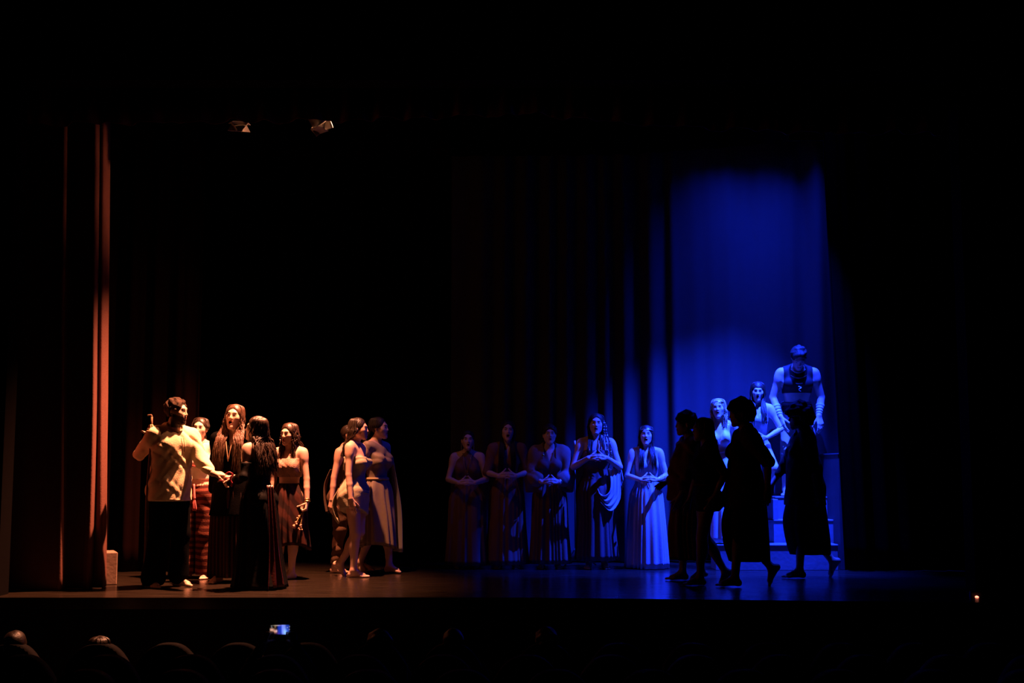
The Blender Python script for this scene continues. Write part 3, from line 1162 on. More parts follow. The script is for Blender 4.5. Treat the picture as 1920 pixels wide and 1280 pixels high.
# borders across the top
xs = np.linspace(-6.2, 6.2, 620)
DF = 11.42
hem = np.array([W(960 + x * FPX / DF, np.interp(960 + x * FPX / DF, [-300, 200, 640, 1000, 1230, 1560, 1900], [238, 231, 226, 214, 236, 250, 250]), DF)[2] for x in xs])
r7 = np.random.RandomState(7)
hem = hem + 0.010 * np.sin(xs * 9) + 0.008 * np.sin(xs * 21 + 1)
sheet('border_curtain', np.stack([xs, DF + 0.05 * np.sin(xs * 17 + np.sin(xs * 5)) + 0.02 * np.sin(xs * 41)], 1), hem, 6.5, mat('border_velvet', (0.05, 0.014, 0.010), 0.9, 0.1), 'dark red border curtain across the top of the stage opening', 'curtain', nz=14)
DF2 = 13.95
xs = np.linspace(-6.2, 6.2, 400)
hem = np.array([W(960 + x * FPX / (DF2 + 0.3), np.interp(960 + x * FPX / (DF2 + 0.3), [0, 1180, 1545, 1900], [300, 290, 262, 236]), DF2)[2] for x in xs])
sheet('border_curtain', np.stack([xs, DF2 + 0.03 * np.sin(xs * 19)], 1), hem, 7.2, velour, 'black border curtain hiding the top of the blue backdrop', 'curtain', nz=10)

# wooden block beside the red curtain
b = MB().box((-0.16, -0.16, 0), (0.16, 0.16, 0.315), bev=0.008)
blk = b.build('wooden_block', mat('block_paint', (0.24, 0.15, 0.11), 0.75, 0.2, var=0.4, scale=7, bump=0.2, bscale=30), smooth=False, loc=(X(195, 12.08) - 0.115, 12.25, 0), rz=math.radians(24))
tag(blk, 'small scuffed wooden block on the floor against the red curtain', 'block')

# steps and tall block under the blue light
stepm = mat('step_paint', (0.20, 0.20, 0.21), 0.6, 0.35, var=0.45, scale=4, bump=0.2, bscale=25)


def riser(name, px0, px1, d0, d1, h, label, stepm=stepm):
    x0, x1 = X(px0, d0), X(px1, d0)
    e = empty(name, ((x0 + x1) / 2, (d0 + d1) / 2, 0))
    tag(e, label, 'platform')
    w, dp = (x1 - x0) / 2, (d1 - d0) / 2
    MB().box((-w, -dp, 0), (w, dp, h - 0.018), bev=0.004).build('body', stepm, e, smooth=False)
    o = MB().box((-w - 0.006, -dp - 0.008, h - 0.0175), (w + 0.006, dp, h), bev=0.004).build('top_board', stepm, e, smooth=False)
    return e


riser('platform', 1342, 1572, 13.87, 14.198, 0.284, 'lowest step of the platform, carrying the blonde singer')
riser('platform', 1390, 1572, 14.21, 14.448, 0.543, 'middle step of the platform, behind the lowest one')
riser('platform', 1392, 1572, 14.46, 14.80, 0.80, 'upper step of the platform, carrying the man in the dark vest')
riser('platform', 1577, 1640, 13.92, 14.80, 1.30, 'tall block at the right end of the steps, darkened for shade', mat('shaded_step_paint', (0.04, 0.04, 0.042), 0.7, 0.2, var=0.4, scale=4))  # step paint in a darker copy for the shadows falling on it


# ------------------------------------------------------------------ stage lamps
def lamp(loc, aim, label, r=0.085, L=0.26, doors=True, pipe=None, open_=55, group=None, flap=False):
    loc, aim = Vector(loc), Vector(aim)
    e = empty('stage_lamp', loc)
    tag(e, label, 'stage lamp', group)
    M = (aim - loc).to_track_quat('-Z', 'Y').to_matrix().to_4x4()
    dark = mat('lamp_black', (0.03, 0.028, 0.027), 0.5, 0.4)
    pale = mat('lamp_steel', (0.42, 0.40, 0.37), 0.45, 0.5, metal=0.3)
    # housing: open can, its mouth just above the light source
    z0, z1 = 0.015, 0.015 + L
    prof = [(r * 0.92, z0), (r, z0), (r, z0 + L * 0.7), (r * 0.55, z1), (0.012, z1), (0.012, z1 - 0.006), (r * 0.5, z1 - 0.008), (r * 0.92, z0 + L * 0.68), (r * 0.92, z0)]
    MB().lathe(prof, 24, M).build('housing', dark, e)
    y = MB()
    w = r + 0.03
    yp = [(-r, 0, L * .45), (-w, 0, L * .45), (-w, 0, L + 0.10), (0, 0, L + 0.14), (w, 0, L + 0.10), (w, 0, L * .45), (r, 0, L * .45)]
    y.tube([M @ Vector(p) for p in yp], 0.010, 6)
    y.build('yoke', dark, e)
    top = M @ Vector((0, 0, L + 0.14))
    py, zp = pipe[0] - loc.y, pipe[1] - loc.z
    MB().tube([top, (top.x, py, zp - 0.03)], 0.014, 8).box((top.x - 0.03, py - 0.04, zp - 0.04), (top.x + 0.03, py + 0.04, zp + 0.04), bev=0.008).build('clamp', dark, e, smooth=False)
    if flap:  # unseen flaps added to keep blue off the walkers and left chorus
        MB().box((-0.20, -0.022, -0.30), (0.20, -0.018, 0.02)).build('barn_door', dark, e, smooth=False)
        MB().box((-0.124, -0.015, -0.15), (-0.120, 0.20, 0.02)).build('barn_door', dark, e, smooth=False)
    if doors:
        for k in range(4):
            hk = (M @ Matrix.Rotation(math.radians(90 * k), 4, 'Z')) @ Vector((1, 0, 0))
            op = 8 if hk.y < -0.6 else open_
            Rk = M @ Matrix.Rotation(math.radians(90 * k), 4, 'Z') @ Matrix.Translation((r * 1.0, 0, z0 - 0.002)) @ Matrix.Rotation(math.radians(90 - op), 4, 'Y')
            hw = r * (1.05 if k % 2 else 0.9)
            V, F = [], [(0, 1, 2, 3), (7, 6, 5, 4), (0, 4, 5, 1), (1, 5, 6, 2), (2, 6, 7, 3), (3, 7, 4, 0)]
            for tz in (0, 0.003):
                V += [Rk @ Vector(p) for p in ((tz, -hw * 0.8, 0), (tz, -hw * 1.25, -0.105), (tz, hw * 1.25, -0.105), (tz, hw * 0.8, 0))]
            MB().add(V, F).build('barn_door', pale, e, smooth=False)
    return e


PIPE1, PIPE2 = 5.10, 5.55
for z, y, lb in ((PIPE1, 12.06, 'front lighting pipe carrying the unlit lamps'), (PIPE2, 13.18, 'rear lighting pipe carrying the blue lamps'), (5.47, 12.06, 'upper front lighting pipe carrying the warm lamp and the added curtain fill'), (5.62, 12.62, 'middle lighting pipe carrying the added cross lamp'), (6.50, 14.42, 'rearmost lighting pipe above the backdrop')):
    e = MB().tube([(-3.85, y, z), (6.4, y, z)], 0.024, 10).build('lighting_pipe', mat('pipe_black', (0.02, 0.02, 0.02), 0.6, 0.3))
    tag(e, lb, 'pipe')
lamp(WARM_POS, WARM_AIM, 'stage lamp throwing the warm light, hidden behind the border', pipe=(12.06, 5.47), doors=False)
lamp(tuple(W(449, 232, 12.1)), (-2.9, 12.6, 1.0), 'unlit stage lamp with a flap catching the warm light below the border', pipe=(12.06, PIPE1))
lamp(DIM_POS, DIM_AIM, 'stage lamp with dim warm fill added, whose flap shows as a small orange triangle', pipe=(12.06, PIPE1), open_=60)
lamp(tuple(W(318, 210, 11.98) + np.array([0, 0, 0.03])), (-3.0, 13.5, 0.8), 'unlit stage lamp nearest the red curtain', pipe=(12.06, PIPE1))
lamp(tuple(W(385, 208, 11.98) + np.array([0, 0, 0.03])), (-2.4, 13.5, 0.8), 'unlit stage lamp just left of the warm one', pipe=(12.06, PIPE1))
lamp(BLUE_POS, BLUE_AIM, 'stage lamp throwing the blue light on the backdrop', flap=True, pipe=(13.18, PIPE2), doors=False)
e = empty('light_batten', TOP_POS)
tag(e, 'long batten of blue lights hanging above the backdrop', 'light batten')
dk_ = mat('lamp_black', (0.03, 0.028, 0.027), 0.5, 0.4)
MB().box((-0.93, -0.05, 0.006), (0.93, 0.05, 0.10), bev=0.008).build('housing', dk_, e, smooth=False)
for sx in (-0.7, 0.7):
    MB().box((sx - 0.012, -0.012, 0.10), (sx + 0.012, 0.012, 0.66)).box((sx - 0.03, -0.035, 0.56), (sx + 0.03, 0.035, 0.64), bev=0.008).build('hanger', dk_, e, smooth=False)
lamp(CROSS_POS, CROSS_AIM, 'added lamp standing in for blue spill across to the left', pipe=(12.62, 5.62), doors=False)
lamp(SIDE_POS, SIDE_AIM, 'added lamp putting warm fill on the red curtain', pipe=(12.06, 5.47), doors=False)
lamp((3.72, 13.16, 5.05), (3.2, 14.5, 1.5), 'unlit stage lamp right of the blue one', pipe=(13.18, PIPE2), doors=False)

# small red indicator light on a wall box at the far right
p = W(1832, 1120, 11.0)
e = empty('indicator_light', (p[0], 11.0, p[2]))
tag(e, 'tiny glowing red indicator light at the far right of the stage front', 'indicator light')
MB().box((-0.05, 0.012, -0.06), (0.05, 0.055, 0.05), bev=0.006).build('box', mat('black_plastic', (0.012, 0.012, 0.012), 0.6, 0.3), e, smooth=False)
Mx = Matrix.Rotation(math.radians(90), 4, 'X')
MB().lathe([(0.0155, -0.012), (0.0155, 0.004), (0.011, 0.011), (0.003, 0.014)], 14, Mx).build('lens', mat('red_led', (0.5, 0.05, 0.02), 0.4, emit=((1.0, 0.22, 0.13), 4.0)), e)

# thin stand behind the chorus
p = W(1079, 1047, 14.45)
e = empty('microphone_stand', (p[0], 14.45, 0))
tag(e, 'thin dark stand with a bright tip between two chorus singers', 'stand')
dk = mat('stand_black', (0.03, 0.03, 0.032), 0.35, 0.5)
zt = W(1079, 838, 14.45)[2]
MB().tube([(0, 0, 0.16), (0, 0, zt)], 0.009, 8).build('pole', dk, e)
MB().tube([(0, 0, zt + 0.0005), (0, -0.004, zt + 0.075)], [0.011, 0.011], 10).build('tip', mat('stand_tip', (0.7, 0.7, 0.72), 0.4), e)
for k in range(3):
    a = math.radians(90 + 120 * k + 25)
    MB().tube([(0.006 * math.cos(a), 0.006 * math.sin(a), 0.20), (0.24 * math.cos(a), 0.24 * math.sin(a), 0.012)], 0.008, 6).build('leg', dk, e)
# ------------------------------------------------------------------ the performers
def at_floor(px, d, z=0.0):
    return (X(px, d, z), d, z)


BROWN = (0.030, 0.016, 0.010)
hair_brown = mat('hair_brown', (0.030, 0.015, 0.008), rough=0.45, spec=0.45, var=0.5, scale=40, bump=0.25, bscale=90)
curl_black = mat('curls_black', (0.010, 0.007, 0.006), rough=0.8, spec=0.15, var=0.4, scale=40, bump=0.5, bscale=120)
hair_black = mat('hair_black', (0.018, 0.012, 0.010), rough=0.58, spec=0.28, var=0.4, scale=40, bump=0.25, bscale=90)
hair_red = mat('hair_auburn', (0.042, 0.017, 0.008), rough=0.45, spec=0.45, var=0.5, scale=40, bump=0.25, bscale=90)
hair_blonde = mat('hair_blonde', (0.50, 0.36, 0.19), rough=0.58, spec=0.28, var=0.35, scale=40, bump=0.25, bscale=90)
black_cloth = mat('black_cloth', (0.003, 0.0025, 0.0025), 0.95, 0.02, bump=0.2, bscale=80)
gold = mat('gold_metal', (0.75, 0.50, 0.18), 0.3, metal=1.0)
silver = mat('silver_metal', (0.75, 0.75, 0.75), 0.3, metal=1.0)


def steeple(U, z, y=-0.155, x=0.062, sp=1.0):
    """both hands joined by the fingertips in front of the waist"""
    r = dict(w=(-x * U, y * U, z * U), e=(-0.6, 0.45, -0.7), f=(0.86, -0.30, 0.10), p=(0.25, 0.80, -0.45), pose='steeple')
    l = dict(w=(x * U, y * U, z * U), e=(0.6, 0.45, -0.7), f=(-0.86, -0.30, 0.10), p=(-0.25, 0.80, -0.45), pose='steeple')
    return dict(R=r, L=l)


# --- 1 man in the cream shirt, staff in his right hand, left hand reaching to the woman in the dark dress
U = 1.80
L1, RZ1 = at_floor(313, 11.95), 38
hand1 = W(417, 889, 11.72)
staff_top, staff_bot = W(284, 781, 11.80), np.array([X(268, 11.86), 11.86, 0.0])
grip1 = staff_top + (staff_bot - staff_top) * ((staff_top[2] - W(284, 806, 11.8)[2]) / (staff_top[2] - staff_bot[2]))
sdir = nrm(to_local(staff_top, (0, 0, 0), RZ1) - to_local(staff_bot, (0, 0, 0), RZ1))
fR = nrm(np.array([-0.10, -0.98, 0.05]) - sdir * (np.array([-0.10, -0.98, 0.05]) @ sdir))
pR = np.cross(fR, sdir)
gl = to_local(grip1, L1, RZ1)
p1 = Fig('p1', L1, RZ1, H=U, male=True, head=(40, 2, 0), skin=(0.55, 0.36, 0.26), haircol=BROWN, beard=True, seed=11, res=0.0095, hres=0.0044, lean=7,
         arms=dict(R=dict(w=gl - fR * 0.092 - pR * 0.030, e=(-0.25, 0.1, -1), f=fR, p=pR, pose='grip'),
                   L=dict(w=to_local(hand1 + np.array([-0.10, 0.03, 0.01]), L1, RZ1), e=(0.3, 0.5, -1), f=(1, -0.05, -0.08), p=(-0.1, 0.5, -1), pose='relax')),
         legs=dict(R=dict(a=(-0.12, 0.03, 0.083), yaw=-14), L=dict(a=(0.11, 0.0, 0.083), yaw=30)))
p1.start('bearded man in a loose cream shirt and black trousers holding a staff')
p1.build_body()
p1.hair(puff=0.017, noise=0.0065, nfreq=75, res=0.005, m=mat('hair_wavy', (0.045, 0.022, 0.012), rough=0.8, spec=0.15, var=0.5, scale=60, bump=0.6, bscale=110), nape=-0.055, line=0.004)
shirt = mat('cream_linen', (0.74, 0.60, 0.38), 0.85, 0.15, var=0.12, bump=0.25, bscale=90)
_w1 = wrinkle(0.009, 42, 8, 32, 0.4)
wr1 = lambda x, y, z: _w1(x, y, z) * np.clip((1.50 - z) / 0.25, 0.45, 1)
p1.garment('shirt', shirt, {'T': 0.034, 'G': 0.030, 'B': 0.012, 'S': 0.010, 'A1': 0.008},
           extra=[p1.limb(1, 'A2', 0, 0.88, 0.066, 0.040), p1.limb(-1, 'A2', 0, 0.86, 0.048, 0.038), p1.limb(1, 'A1', .1, 1, 0.054, 0.060), p1.limb(-1, 'A1', .1, 1, 0.050, 0.050),
                  dict(t='c', p=(p1.ch(0, 0.008, 0.775), p1.pe(0, 0, 0.55), 0.150, 0.172, np.array([0, 1., 0]), 0.80), k=0.05, sub=False),
                  dict(t='c', p=(p1.pe(0, 0, 0.45), p1.pe(0, 0, 0.60), 0.215, 0.180, np.array([0, 1., 0]), 0.80), k=0.05, sub=False)],
           cuts=[above(0.455 * U), neck_hole(p1, 0.045, 0.012, 0.0)], disp=wr1, res=0.009)
b = MB()
c0 = p1.ch(0.006, -0.082, 0.80)
b.tube([c0 + np.array([0, -.022, 0]), c0 + np.array([.012, -.034, -.07]), c0 + np.array([.004, -.038, -.17])], 0.005, 6)
b.tube([c0 + np.array([.022, -.022, 0]), c0 + np.array([.030, -.034, -.06]), c0 + np.array([.028, -.036, -.13])], 0.004, 6)
p1.part(b, 'shirt_lace', mat('lace_brown', (0.30, 0.16, 0.08), 0.8))
p1.garment('trousers', black_cloth, {'T': 0.008, 'G': 0.008, 'L1': 0.010},
           extra=[p1.limb(sd, 'L1', 0.45, 1, 0.085, 0.085) for sd in (-1, 1)] + [p1.limb(-1, 'L2', 0, 0.97, 0.085, 0.115), p1.limb(1, 'L2', 0, 0.92, 0.085, 0.095)], cuts=[below(0.56 * U), above(0.020)], disp=wrinkle(0.007, 30, 20, 9, 2), res=0.011)
e = empty('staff', staff_bot)
tag(e, 'long thin wooden walking staff with a hooked top in the bearded man\'s hand', 'staff')
wood = mat('staff_wood', (0.20, 0.11, 0.06), 0.7, 0.2, var=0.4, scale=30, bump=0.3, bscale=50)
n = 24
q = np.linspace(0, 1, n)[:, None] * (staff_top - staff_bot)[None]
q[:, 0] += 0.006 * np.sin(np.linspace(0, 9, n))
MB().tube(q, np.linspace(0.013, 0.011, n), 8).build('shaft', wood, e)
tp = staff_top - staff_bot
MB().tube(catmull([tp - np.array([0, 0, .01]), tp + np.array([0.0, 0, 0.012]), tp + np.array([-0.012, 0, 0.016]), tp + np.array([-0.038, 0, 0.013])], 12), np.linspace(0.009, 0.006, 12), 8).build('hook', wood, e)
b = MB()
kq = tp + (staff_bot - staff_top) * 0.045
for k in range(7):
    a = k * 2.4
    b.tube(catmull([kq, kq + np.array([0.020 * math.cos(a), 0.02 * math.sin(a), -0.012]), kq + np.array([0.030 * math.cos(a), 0.02 * math.sin(a) - .006, -0.045 - .008 * k])], 7), [.006, .006, .005, .005, .005, .005, .004], 5)
b.build('cord_tassel', mat('cord', (0.55, 0.36, 0.20), 0.8), e)

# --- 2 woman in a white sleeveless top behind the reaching arm
U = 1.65
p2 = Fig('p2', at_floor(368, 12.85), -4, H=U, head=(2, -2, 3), mouth=0.25, skin=(0.64, 0.39, 0.30), haircol=BROWN, seed=12, res=0.0095, hres=0.0044,
         arms=dict(R=dict(w=(-0.24, -0.04, 0.86), e=(-0.3, 1, 0)), L=dict(w=(0.25, -0.02, 0.86), e=(0.3, 1, 0))))
p2.start('smiling woman in a white sleeveless top and horizontally striped trousers')
p2.build_body()
p2.hair(m=hair_brown, puff=0.007, clumps=46, tie=True, zend=0.74, wave=0.01, rad=0.010)
p2.garment('top', mat('white_cotton', (0.80, 0.72, 0.62), 0.85, 0.15, bump=0.2, bscale=80), {'T': 0.012, 'B': 0.010, 'S': 0.008}, cuts=[above(0.615 * U), below(0.845 * U), vneck(p2, 0.86 * U, 0.765 * U, 0.062),
           lambda x, y, z: np.abs(x) - 0.145 + 0 * y + 0 * z], disp=wrinkle(0.003, 30, 5, 30, 1), res=0.009)
b = MB()
zz = p2.ch(0, 0, 0.70)[2]
th = np.linspace(math.radians(200), math.radians(340), 30)
b.tube(np.stack([0.135 * np.cos(th), -0.01 + 0.155 * np.sin(th), zz + 0.006 * np.sin(th * 22)], 1), 0.006, 6)
p2.part(b, 'embroidery', mat('red_thread', (0.55, 0.05, 0.05), 0.8))
stripes = mat('striped_weave', (0.055, 0.010, 0.008), 0.9, 0.1, var=0.35, scale=14, stripes=('Z', 5.0, (0.20, 0.055, 0.036), 3.0), bump=0.25, bscale=60)
p2.garment('trousers', stripes, {'T': 0.012, 'G': 0.020, 'L1': 0.050},
           extra=[p2.limb(sd, 'L2', 0, 0.97, 0.105, 0.125) for sd in (-1, 1)] + [p2.limb(sd, 'L1', 0.3, 1, 0.10, 0.105) for sd in (-1, 1)],
           cuts=[below(0.585 * U), above(0.045), lambda x, y, z: 0.010 - np.abs(x) + np.where(z < 0.45 * U, 0, -1) + 0 * y], disp=wrinkle(0.006, 22, 10, 14, 3), res=0.011)
b = MB()
th = np.linspace(0, 2 * math.pi, 36, endpoint=False)
b.tube(np.stack([0.150 * np.cos(th), 0.004 + 0.118 * np.sin(th), np.full(36, 0.578 * U)], 1), 0.018, 6, closed=True)
p2.part(b, 'belt', mat('belt_weave', (0.36, 0.10, 0.07), 0.9, stripes=('X', 14, (0.6, 0.34, 0.22), 1.0)))
b = MB()
kx, kz = 0.0, 0.575 * U
b.tube(catmull([(kx, -0.150, kz + 0.02), (kx + .01, -0.165, kz - 0.08), (kx + 0.014, -0.166, kz - 0.13)], 10), np.linspace(0.010, 0.014, 10), 8)
rg = random.Random(3)
for i in range(18):
    a = rg.uniform(0, 6.28)
    rr = rg.uniform(0.0, 0.018)
    b.tube(catmull([(kx + .014, -0.166, kz - .12), (kx + .014 + rr * math.cos(a), -0.170 + .6 * rr * math.sin(a), kz - .17), (kx + .022 + 1.3 * rr * math.cos(a), -0.170 + rr * .6 * math.sin(a), kz - .235 - rg.uniform(0, .02))], 7), 0.0045, 4)
p2.part(b, 'tassel', mat('red_silk', (0.70, 0.14, 0.14), 0.6, 0.4), 'red silk tassel hanging from the belt')

# --- 3 tall woman singing, very long hair over a black tunic
U = 1.765
p3 = Fig('p3', at_floor(432, 12.42), -6, H=U, head=(-2, -6, 5), mouth=1.0, skin=(0.58, 0.34, 0.25), haircol=BROWN, seed=13, res=0.0095, hres=0.0044,
         arms=dict(R=dict(w=(-0.22, 0.06, 0.90), e=(-0.5, 1, 0)), L=dict(w=(0.20, 0.04, 0.90), e=(0.5, 1, 0))),
         legs=dict(R=dict(a=(-0.12, -0.02, 0.080), yaw=-8), L=dict(a=(0.11, 0.05, 0.080), yaw=12)))
p3.start('tall woman singing with open mouth, waist-length brown hair over a black tunic')
p3.build_body()
p3.hair(m=mat('hair_chestnut', (0.085, 0.036, 0.018), rough=0.45, spec=0.4, var=0.5, scale=40, bump=0.25, bscale=90), puff=0.010, clumps=210, zend=0.640, front=0.62, wave=0.013, rad=0.0085, parting=0.0, wide=1.35)
p3.garment('tunic', black_cloth, {'T': 0.018, 'G': 0.016, 'B': 0.012, 'S': 0.012, 'A1': 0.020},
           extra=[p3.limb(sd, 'A2', 0, 0.9, 0.05, 0.055) for sd in (-1, 1)] + [dict(t='c', p=(p3.pe(0, 0.0, 0.34), p3.pe(0, 0, 0.60), 0.235, 0.165, np.array([0, 1., 0]), 0.85), k=0.06, sub=False)],
           cuts=[above(0.375 * U), neck_hole(p3, 0.045, 0.02, 0.0), vneck(p3, 0.85 * U, 0.74 * U, 0.035)], disp=wrinkle(0.006, 26, 6, 6, 1), res=0.011)
b = MB()
b.tube(catmull([p3.ch(-0.035, -0.045, 0.845), p3.ch(-0.012, -0.088, 0.76), p3.ch(0.004, -0.100, 0.68)], 12), 0.006, 5, flat=((0, 1, 0), .4))
b.tube(catmull([p3.ch(0.030, -0.045, 0.845), p3.ch(0.016, -0.090, 0.76), p3.ch(0.004, -0.102, 0.68)], 12), 0.006, 5, flat=((0, 1, 0), .4))
p3.part(b, 'neckline_trim', mat('trim_brown', (0.40, 0.22, 0.13), 0.8))
p3.skirt('wide_trousers', mat('pinstripe_cloth', (0.014, 0.005, 0.005), 0.85, 0.15, stripes=('X', 7.5, (0.050, 0.014, 0.012), 0.3)),
         waist(U)[1:] + [(0.25 * U, 0, 0, .215, .175), (0.055, 0, 0.01, .225, .165)], amp=0.020, nf=15, seed=31)

# --- 4 woman in the long black velvet dress, seen from behind, whispering to the singer
U = 1.62
L4, RZ4 = at_floor(480, 11.86), -122
w4 = to_local(W(440, 894, 11.82), L4, RZ4)
p4 = Fig('p4', L4, RZ4, H=U, head=(30, -6, 4), mouth=0.5, skin=(0.60, 0.36, 0.27), haircol=BROWN, seed=14, res=0.0095, hres=0.0044, lean=3,
         arms=dict(R=dict(w=w4, e=(-1, 0.0, -0.9), f=to_local((-1, -0.12, 0.02), (0, 0, 0), RZ4), p=to_local((0.0, 0.2, -1), (0, 0, 0), RZ4), pose='relax'),
                   L=dict(w=(0.17, -0.20, 1.00), e=(0.4, 1, -0.3), pose='relax')))
p4.start('woman in a long black velvet dress seen from behind, one shoulder bare')
p4.build_body()
p4.hair(m=hair_red, puff=0.014, clumps=140, zend=0.68, front=0.10, wave=0.014, rad=0.0085, spread=0.16)
velvet = mat('black_velvet', (0.003, 0.002, 0.002), 0.7, 0.08, sheen=0.0, bump=0.25, bscale=30)
p4.garment('bodice', velvet, {'T': 0.014, 'G': 0.016, 'B': 0.012, ('A1', 1): 0.010, ('A2', 1): 0.012},
           cuts=[below(0.785 * U), lambda x, y, z: (z - 0.735 * U) - 0.0 * x + np.where(x > 0.10, -0.0, -0.10) + 0 * y], disp=wrinkle(0.004, 20, 20, 12, 1), res=0.010)
p4.skirt('dress_skirt', velvet, waist(U) + [(0.30 * U, 0, 0.03, .205, .19), (0.12 * U, 0, .05, .235, .225), (0.012, 0.01, .07, .26, .26)], amp=0.022, nf=10, seed=41)
pol = lambda a, r, z: (r * math.cos(math.radians(a)), .045 + r * math.sin(math.radians(a)), z)
b = strip([pol(62, .145, .60 * U), pol(62, .205, .40 * U), pol(60, .26, .18 * U), pol(55, .33, .02)], [pol(88, .145, .60 * U), pol(86, .20, .40 * U), pol(88, .25, .18 * U), pol(92, .30, .03)], fold=0.020, nf=2.2)
p4.part(b, 'train', mat('red_lining', (0.045, 0.006, 0.005), 0.35, 0.5, bump=0.3, bscale=40), 'dark red shiny edge folds of the dress')

# ribbon round the joined hands
e = empty('ribbon', W(431, 900, 11.72))
tag(e, 'crimson ribbon hanging from the joined hands', 'ribbon')
sat = mat('crimson_satin', (0.62, 0.05, 0.08), 0.45, 0.5)
o0 = W(431, 900, 11.72)
loc = lambda px, py, d=11.70: W(px, py, d) - o0
for pts, wd, nm in (([loc(423, 889, 11.70), loc(430, 885, 11.685), loc(437, 890, 11.70), loc(430, 896, 11.72)], 0.008, 'loop'),
                    ([loc(434, 892, 11.69), loc(432, 899, 11.68), loc(435, 906, 11.68), loc(434, 912, 11.68)], 0.009, 'tail'),
                    ([loc(430, 894, 11.70), loc(424, 899, 11.68), loc(417, 901, 11.685), loc(412, 900, 11.70)], 0.006, 'tail')):
    MB().tube(catmull(pts, 16), wd * np.interp(np.linspace(0, 1, 16), [0, .5, .85, 1], [1, .8, 1.2, .8]), 8, flat=((0.2, 1, 0.1), .35)).build(nm, sat, e)

# --- 5 woman in a cropped top and patterned skirt
U = 1.59
p5 = Fig('p5', at_floor(539, 12.8), -14, H=U, head=(-16, 2, 3), mouth=0.45, skin=(0.60, 0.35, 0.26), haircol=BROWN, seed=15, res=0.0095, hres=0.0044,
         arms=dict(R=dict(w=(-0.20, -0.02, 0.78), e=(-0.3, 1, 0)), L=dict(w=(0.225, -0.05, 0.785), e=(0.45, 0.9, 0), f=(0.0, -0.25, -1), p=(-1, -0.2, 0), pose='grip')),
         legs=dict(R=dict(a=(-0.10, 0.0, 0.071), yaw=-30), L=dict(a=(0.06, -0.04, 0.071), yaw=-35)))
p5.start('curly-haired woman in a cropped top and patterned calf-length skirt')
p5.build_body()
p5.hair(m=hair_red, puff=0.012, clumps=120, zend=0.76, front=0.30, wave=0.016, rad=0.0085, spread=0.13)
p5.garment('cropped_top', mat('sequin_cloth', (0.34, 0.17, 0.11), 0.55, 0.5, var=0.7, scale=90, bump=0.8, bscale=120), {'T': 0.010, 'B': 0.012, 'S': 0.006},
           cuts=[above(0.655 * U), below(0.775 * U), lambda x, y, z: np.abs(x) - 0.128 + 0 * y + 0 * z], disp=wrinkle(0.002, 60, 20, 60, 1), res=0.008)
p5.skirt('skirt', mat('patterned_cloth', (0.022, 0.006, 0.005), 0.85, 0.15, var=0.6, scale=18, stripes=('DIAGONAL', 3.0, (0.060, 0.014, 0.009), 9.0)),
         waist(U, 1, .615) + [(0.36 * U, 0, 0, .195, .175), (0.20 * U, 0.01, 0, .220, .185)], amp=0.022, nf=12, seed=51, hem=0.035)
for k, f in enumerate((0.90, 0.985)):
    p5.part(p5.band(1, f, 0.026 + .003 * k, 0.006), 'bracelet', gold, 'pale bangle')
wr, f, t, pp, qs = p5.hf[1]
o0 = p5.world(wr + f * 0.085 + pp * 0.02)
e = empty('flower_bunch', o0)
tag(e, 'small drooping bunch of dried flowers held in the woman\'s lowered hand', 'flowers')
rg = random.Random(8)
st, fl = MB(), MB()
for k in range(12):
    end = np.array([-0.05 + rg.uniform(-.04, .03), -0.03 + rg.uniform(-.04, .04), rg.uniform(-0.21, -0.08)])
    st.tube(catmull([(0.004, 0, 0.055 + rg.uniform(-.02, .03)), (-0.006, -0.006, -0.01), end * 0.6 + np.array([0, 0, .01]), end], 9), 0.0026, 4)
    for j in range(3):
        c = end + np.array([rg.uniform(-.012, .012), rg.uniform(-.012, .012), rg.uniform(-.015, .02)])
        fl.lathe([(0.001, -0.010), (0.009, -0.003), (0.010, 0.004), (0.003, 0.010)], 6, Matrix.Translation(c) @ Matrix.Rotation(rg.uniform(0, 2), 4, 'X'))
st.build('stems', mat('dry_stem', (0.40, 0.28, 0.10), 0.8), e)
fl.build('blossoms', mat('dry_blossom', (0.60, 0.30, 0.20), 0.8), e)

# --- 6 woman in a short strapless dress walking to the right
U = 1.655
p6 = Fig('p6', at_floor(664, 13.05), 74, H=U, head=(12, 0, 0), skin=(0.60, 0.35, 0.26), haircol=BROWN, seed=16, res=0.0095, hres=0.0044, lean=1,
         arms=dict(R=dict(w=(-0.215, -0.045, 0.80), e=(-0.3, 1, 0), f=(0.1, -0.18, -1), p=(0.9, 0.3, 0), pose='relax'), L=dict(w=(0.21, 0.04, 0.80))),
         legs=dict(R=dict(a=(-0.07, -0.02, 0.076), yaw=2), L=dict(a=(0.07, 0.19, 0.135), yaw=0, pitch=42, k=(0, -1, 0))))
p6.start('barefoot woman in a short strapless dress walking right, scarf knotted at her hip')
p6.build_body()
p6.hair(m=hair_brown, puff=0.009, clumps=80, zend=0.76, front=0.0, wave=0.010, rad=0.009, spread=0.09)
dr6 = mat('ivory_dress', (0.40, 0.32, 0.21), 0.8, 0.2, bump=0.2, bscale=60)
p6.garment('dress', dr6, {'T': 0.011, 'B': 0.011, 'G': 0.016, 'L1': 0.018},
           extra=[dict(t='c', p=(p6.pe(0, 0.01, 0.43), p6.pe(0, 0, 0.54), 0.165, 0.150, np.array([0, 1., 0]), 0.85), k=0.05, sub=False)],
           cuts=[below(0.757 * U), lambda x, y, z: (0.415 * U - 0.30 * (x + 0.05) - z) * 0.9 + 0 * y], disp=wrinkle(0.005, 24, 20, 30, 2), res=0.009)
b = MB()
